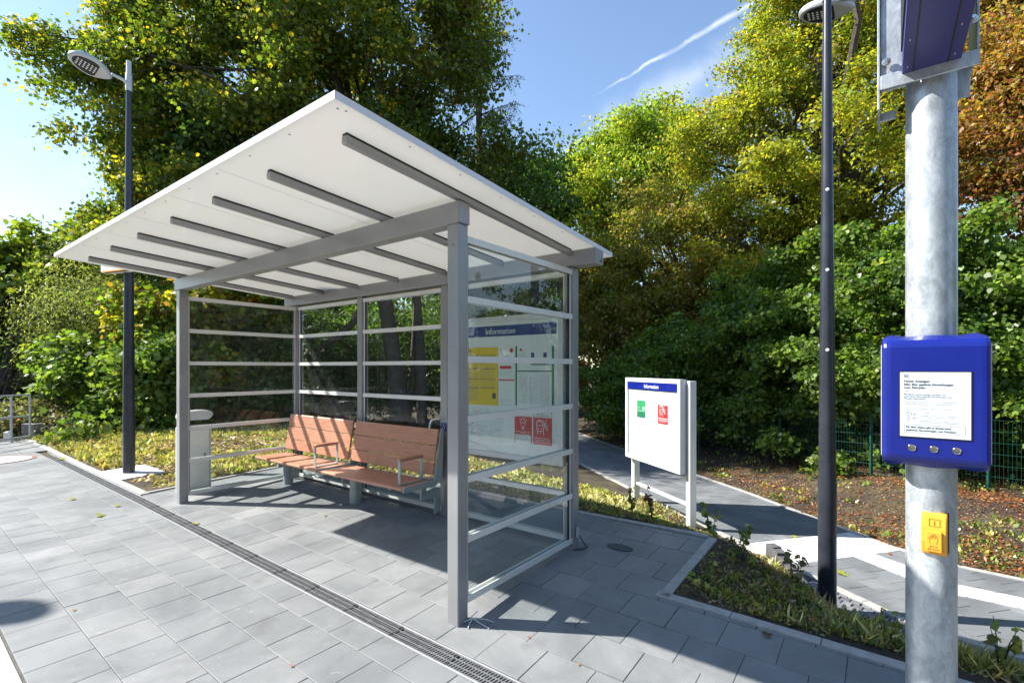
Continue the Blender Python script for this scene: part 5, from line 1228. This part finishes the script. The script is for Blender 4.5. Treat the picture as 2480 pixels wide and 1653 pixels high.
def ground_blades(name, label, cat, n, xr, yr, test, size, pal, wts, seed, shape='blade', dens=None, tuft=8, tr=.05, up=1.6, mt=None):
    rng = np.random.default_rng(seed); q = scatter(n // tuft, xr, yr, lambda x, y: test(x, y) & ((vnoise(x, y, 1.7, seed) + rng.normal(size=x.shape) * .5 > (dens if dens is not None else -9))), rng)
    col = palette_cols(len(q), pal, wts, rng, .2); hs = rng.uniform(.5, 1.3, len(q)) ** 1.5
    ci = np.repeat(np.arange(len(q)), tuft); m_ = len(ci); p = q[ci] + rng.normal(size=(m_, 2)) * tr
    ok = test(p[:, 0], p[:, 1]); ci = ci[ok]; p = p[ok]; m_ = len(ci)
    z = terrain(p[:, 0], p[:, 1]) - .004; C = np.column_stack([p, z]); tang = unit(np.column_stack([rng.normal(size=(m_, 2)) * .8, np.abs(rng.normal(size=m_)) * .5 + up]))
    Nn = unit(rng.normal(size=(m_, 3)) * np.array([1, 1, .3])); Nn = unit(Nn - (Nn * tang).sum(1, keepdims=True) * tang)
    P_, Q_, k_ = leaf_geo(C, Nn, size * hs[ci] * rng.uniform(.6, 1.2, m_), shape, 0, rng, tang)
    cols = col[ci] * np.exp(rng.normal(size=(m_, 1)) * .25)
    o = bpy.data.objects.new(name, npmesh(name, P_, Q_, mt or M_DRYLEAF, np.concatenate([np.clip(cols * 1.15, 0, 1), np.ones((m_, 1))], 1), k_)); link(o); tag(o, label, cat, None, 'stuff')
AUT = [(.50, .38, .12), (.38, .25, .10), (.26, .13, .06), (.58, .50, .26), (.24, .24, .09)]
ground_leaves('fallen_leaves', 'yellow and brown leaves lying thick on the left verge', 'fallen leaves', 30000, (-16, 2), (5.5, 15), in_left, .075, AUT, [4, 3, 2, 3, 2], 301)
ground_blades('verge_weeds', 'yellowing low weeds and grass covering the left verge', 'weeds', 42000, (-16, 2), (5.5, 15), in_left, .085, [(.46, .41, .14), (.34, .34, .10), (.17, .22, .05), (.54, .48, .22)], [4, 3, 2, 3], 302, 'kite', dens=-.25, tuft=9, tr=.06)
RED = [(.38, .12, .04), (.30, .10, .035), (.20, .08, .03), (.45, .22, .06), (.12, .06, .03)]
ground_leaves('fallen_leaves', 'rust-red chestnut leaves scattered on the dark soil right of the path', 'fallen leaves', 24000, (2, 13), (3, 19), in_right, .072, RED, [4, 3, 3, 1.5, 3], 303, 'long')
ground_leaves('fallen_leaves', 'orange leaf litter along the foot of the mesh fence', 'fallen leaves', 9000, (5, 12), (5, 12), in_right, .07, RED, [4, 3, 2, 3, 1], 304, 'long', dens=.5)
ground_blades('soil_weeds', 'sparse yellow-green weeds on the soil right of the path', 'weeds', 9000, (2, 12), (3, 19), in_right, .07, [(.34, .32, .06), (.20, .24, .04), (.12, .17, .03)], [2, 3, 2], 305, 'kite', dens=.7, tuft=12, tr=.08)
ground_blades('bed_weeds', 'tangled half-dry weeds in the planting bed between platform and path', 'weeds', 34000, (-.6, 7), (2.2, 9.5), in_bed, .050, [(.16, .20, .03), (.30, .27, .06), (.09, .13, .025), (.36, .28, .10), (.22, .15, .06)], [4, 3, 3, 2, 1.5], 306, 'long', dens=.45, tuft=16, tr=.045, up=.5)
ground_blades('bed_grass', 'thin dry grass stalks in the planting bed', 'grass', 16000, (-.6, 7), (2.2, 9.5), in_bed, .10, [(.34, .30, .10), (.18, .22, .04), (.42, .34, .14)], [3, 3, 2], 307, 'blade', dens=.4, tuft=10, tr=.05, up=.55)
ground_leaves('fallen_leaves', 'dry brown leaves on the dark soil of the planting bed', 'fallen leaves', 3800, (-.6, 7), (2.2, 9.5), in_bed, .038, [(.28, .16, .07), (.40, .30, .12), (.18, .10, .05)], [3, 2, 2], 308)
ground_leaves('soil_crumbs', 'loose crumbs of dark soil and bark on the beds', 'soil crumbs', 16000, (0, 10), (2.2, 11), lambda x, y: in_bed(x, y) | in_right(x, y), .022, [(.05, .04, .03), (.11, .08, .06), (.02, .015, .012), (.2, .17, .14)], [3, 2, 2, .5], 309, 'kite', lift=.0, tilt=1.2)
# a few taller weed plants and single fallen leaves one can count
def weed(lx, ly, h_, seed, lab, pal=((.20, .26, .06), (.34, .33, .10), (.15, .20, .05))):
    x, y = wor(lx, ly); z = tz(x, y); rng = np.random.default_rng(seed)
    T_ = thing('weed_plant', lab, 'weed', (x, y, z)); mb = MB(); C = []; 
    for k in range(4):
        a = rng.uniform(0, 6.28); t1 = np.array([math.cos(a) * h_ * .22, math.sin(a) * h_ * .22, h_ * rng.uniform(.7, 1)])
        mb.tube([(0, 0, -.02), tuple(t1 * .5 + [0, 0, h_ * .12]), tuple(t1)], [.004, .003, .0015], 5, False)
        for q in range(9): f = rng.uniform(.2, 1); C.append(t1 * f + [0, 0, h_ * .1 * math.sin(f * 3)])
    C = np.array(C); n = len(C); Nn = unit(rng.normal(size=(n, 3)) * .5 + [0, 0, .6]); P_, Q_, k_ = leaf_geo(C, Nn, h_ * rng.uniform(.09, .20, n), 'round', .9, rng)
    link(bpy.data.objects.new('leaves', npmesh('leaves', P_, Q_, M_LEAF, np.concatenate([palette_cols(n, pal, [3, 2, 2], rng), np.ones((n, 1))], 1), k_)), T_)
    mb.build('stems', M_BARK, T_, smooth=True)
weed(.80, 3.05, .42, 1, 'broad-leaved weed right behind the rear right shelter post'); weed(1.25, 2.30, .34, 2, 'drooping weed at the upper tip of the bed by the kerb corner'); weed(1.60, 2.75, .42, 3, 'wilted weed at the top of the palisade stones', ((.22, .19, .09), (.17, .18, .08), (.30, .28, .10)))
weed(1.75, 1.75, .26, 4, 'yellow-leaved weed halfway down the bed'); weed(2.25, 1.30, .26, 5, 'green weed beside the kerb left of the galvanised pole'); weed(2.75, 1.45, .34, 6, 'tall weed at the right of the galvanised pole'); weed(-.15, 3.2, .36, 7, 'dark drooping weed below the notice board'); weed(.25, 2.8, .40, 8, 'withered brown weed between shelter and notice board', ((.20, .15, .08), (.15, .13, .06), (.24, .2, .1)))
weed(1.15, 1.55, .24, 9, 'small weed close to the inner kerb corner')
for i, (u, v, s_, pc, lab) in enumerate([(184, 1208, .11, (.36, .34, .08), 'pale yellow leaf far left on the slabs'), (290, 1226, .10, (.34, .32, .10), 'pale yellow leaf on the slabs left of the drain'), (245, 1247, .14, (.32, .34, .10), 'larger pale green leaf on the slabs left of the drain'), (140, 1113, .20, (.40, .42, .05), 'yellow-green maple leaf beside the far end of the drain'), (474, 1266, .10, (.40, .36, .08), 'yellow leaf lying on the drain grate'), (175, 1480, .035, (.40, .22, .06), 'small orange leaf on the near slabs'), (1396, 1608, .034, (.5, .3, .1), 'small orange leaf on the slabs before the bed'), (1278, 1543, .028, (.5, .14, .04), 'tiny red leaf near the front right post'), (708, 1611, .03, (.45, .2, .12), 'tiny reddish leaf at the bottom near the drain'), (790, 1248, .06, (.3, .34, .12), 'small green leaf on the slabs before the bench'), (1866, 1538, .08, (.10, .08, .02), 'dark curled leaf on the slabs beside the bed kerb')]):
    z = 0.
    for q in range(12): x, y = unproj(u, v, z); z = gz(x, y)
    s_ *= .8; C = np.array([[0, 0, .006]]); rng = np.random.default_rng(400 + i); P_, Q_, k_ = leaf_geo(C, unit(np.array([[.15, .1, 1.]])), np.array([s_]), 'maple', 0, rng)
    P_[:, 2] += np.abs(rng.normal(size=len(P_))) * s_ * .10
    lo = bpy.data.objects.new('fallen_leaf', npmesh('fallen_leaf', P_, Q_, M_DRYLEAF, np.array([pc + (1,)]), k_)); link(lo); lo.location = (x, y, z); tag(lo, lab, 'leaf', 'single fallen leaves on the paving')
for i, (u, v, s_, lab) in enumerate([(2025, 1388, .17, 'pale green maple leaf on the path right of the black lamp post'), (1745, 1255, .12, 'small yellow leaf on the path right of the notice board'), (1915, 1298, .10, 'yellow-green leaf at the edge of the white tactile field'), (2150, 1342, .07, 'small red leaf beside the white guiding strip'), (1550, 1140, .12, 'pale leaf on the path behind the notice board')]):
    x, y = unproj(u, v, ZP); rng = np.random.default_rng(430 + i); P_, Q_, k_ = leaf_geo(np.array([[0, 0, .004]]), unit(np.array([[.1, -.1, 1.]])), np.array([s_]), 'maple', 0, rng); P_[:, 2] += np.abs(rng.normal(size=len(P_))) * s_ * .08
    lo = bpy.data.objects.new('fallen_leaf', npmesh('fallen_leaf', P_, Q_, M_DRYLEAF, np.array([((.34, .38, .08) if i != 3 else (.5, .1, .04)) + (1,)]), k_)); link(lo); lo.location = (x, y, ZP + .006); tag(lo, lab, 'leaf', 'single fallen leaves on the path')

ground_blades('broad_weeds', 'small broad-leaved green weeds dotted over the planting bed', 'weeds', 1700, (-.6, 7), (2.2, 9.5), in_bed, .045, [(.15, .22, .05), (.30, .30, .08)], [3, 1], 311, 'round', dens=.3, tuft=6, tr=.04, up=.4, mt=M_LEAF)

ground_leaves('leaf_litter', 'fine tan leaf litter on the bank right of the path', 'leaf litter', 30000, (2, 13), (3, 19), in_right, .036, [(.34, .22, .11), (.25, .15, .08), (.42, .30, .16), (.14, .09, .05)], [3, 3, 2, 2], 321, 'kite', dens=-.4)
ground_leaves('leaf_litter', 'fine dry leaf litter on the soil of the planting bed', 'leaf litter', 7000, (-.6, 7), (2.2, 9.5), in_bed, .028, [(.20, .14, .08), (.30, .24, .13), (.08, .06, .04)], [3, 2, 3], 322, 'kite')
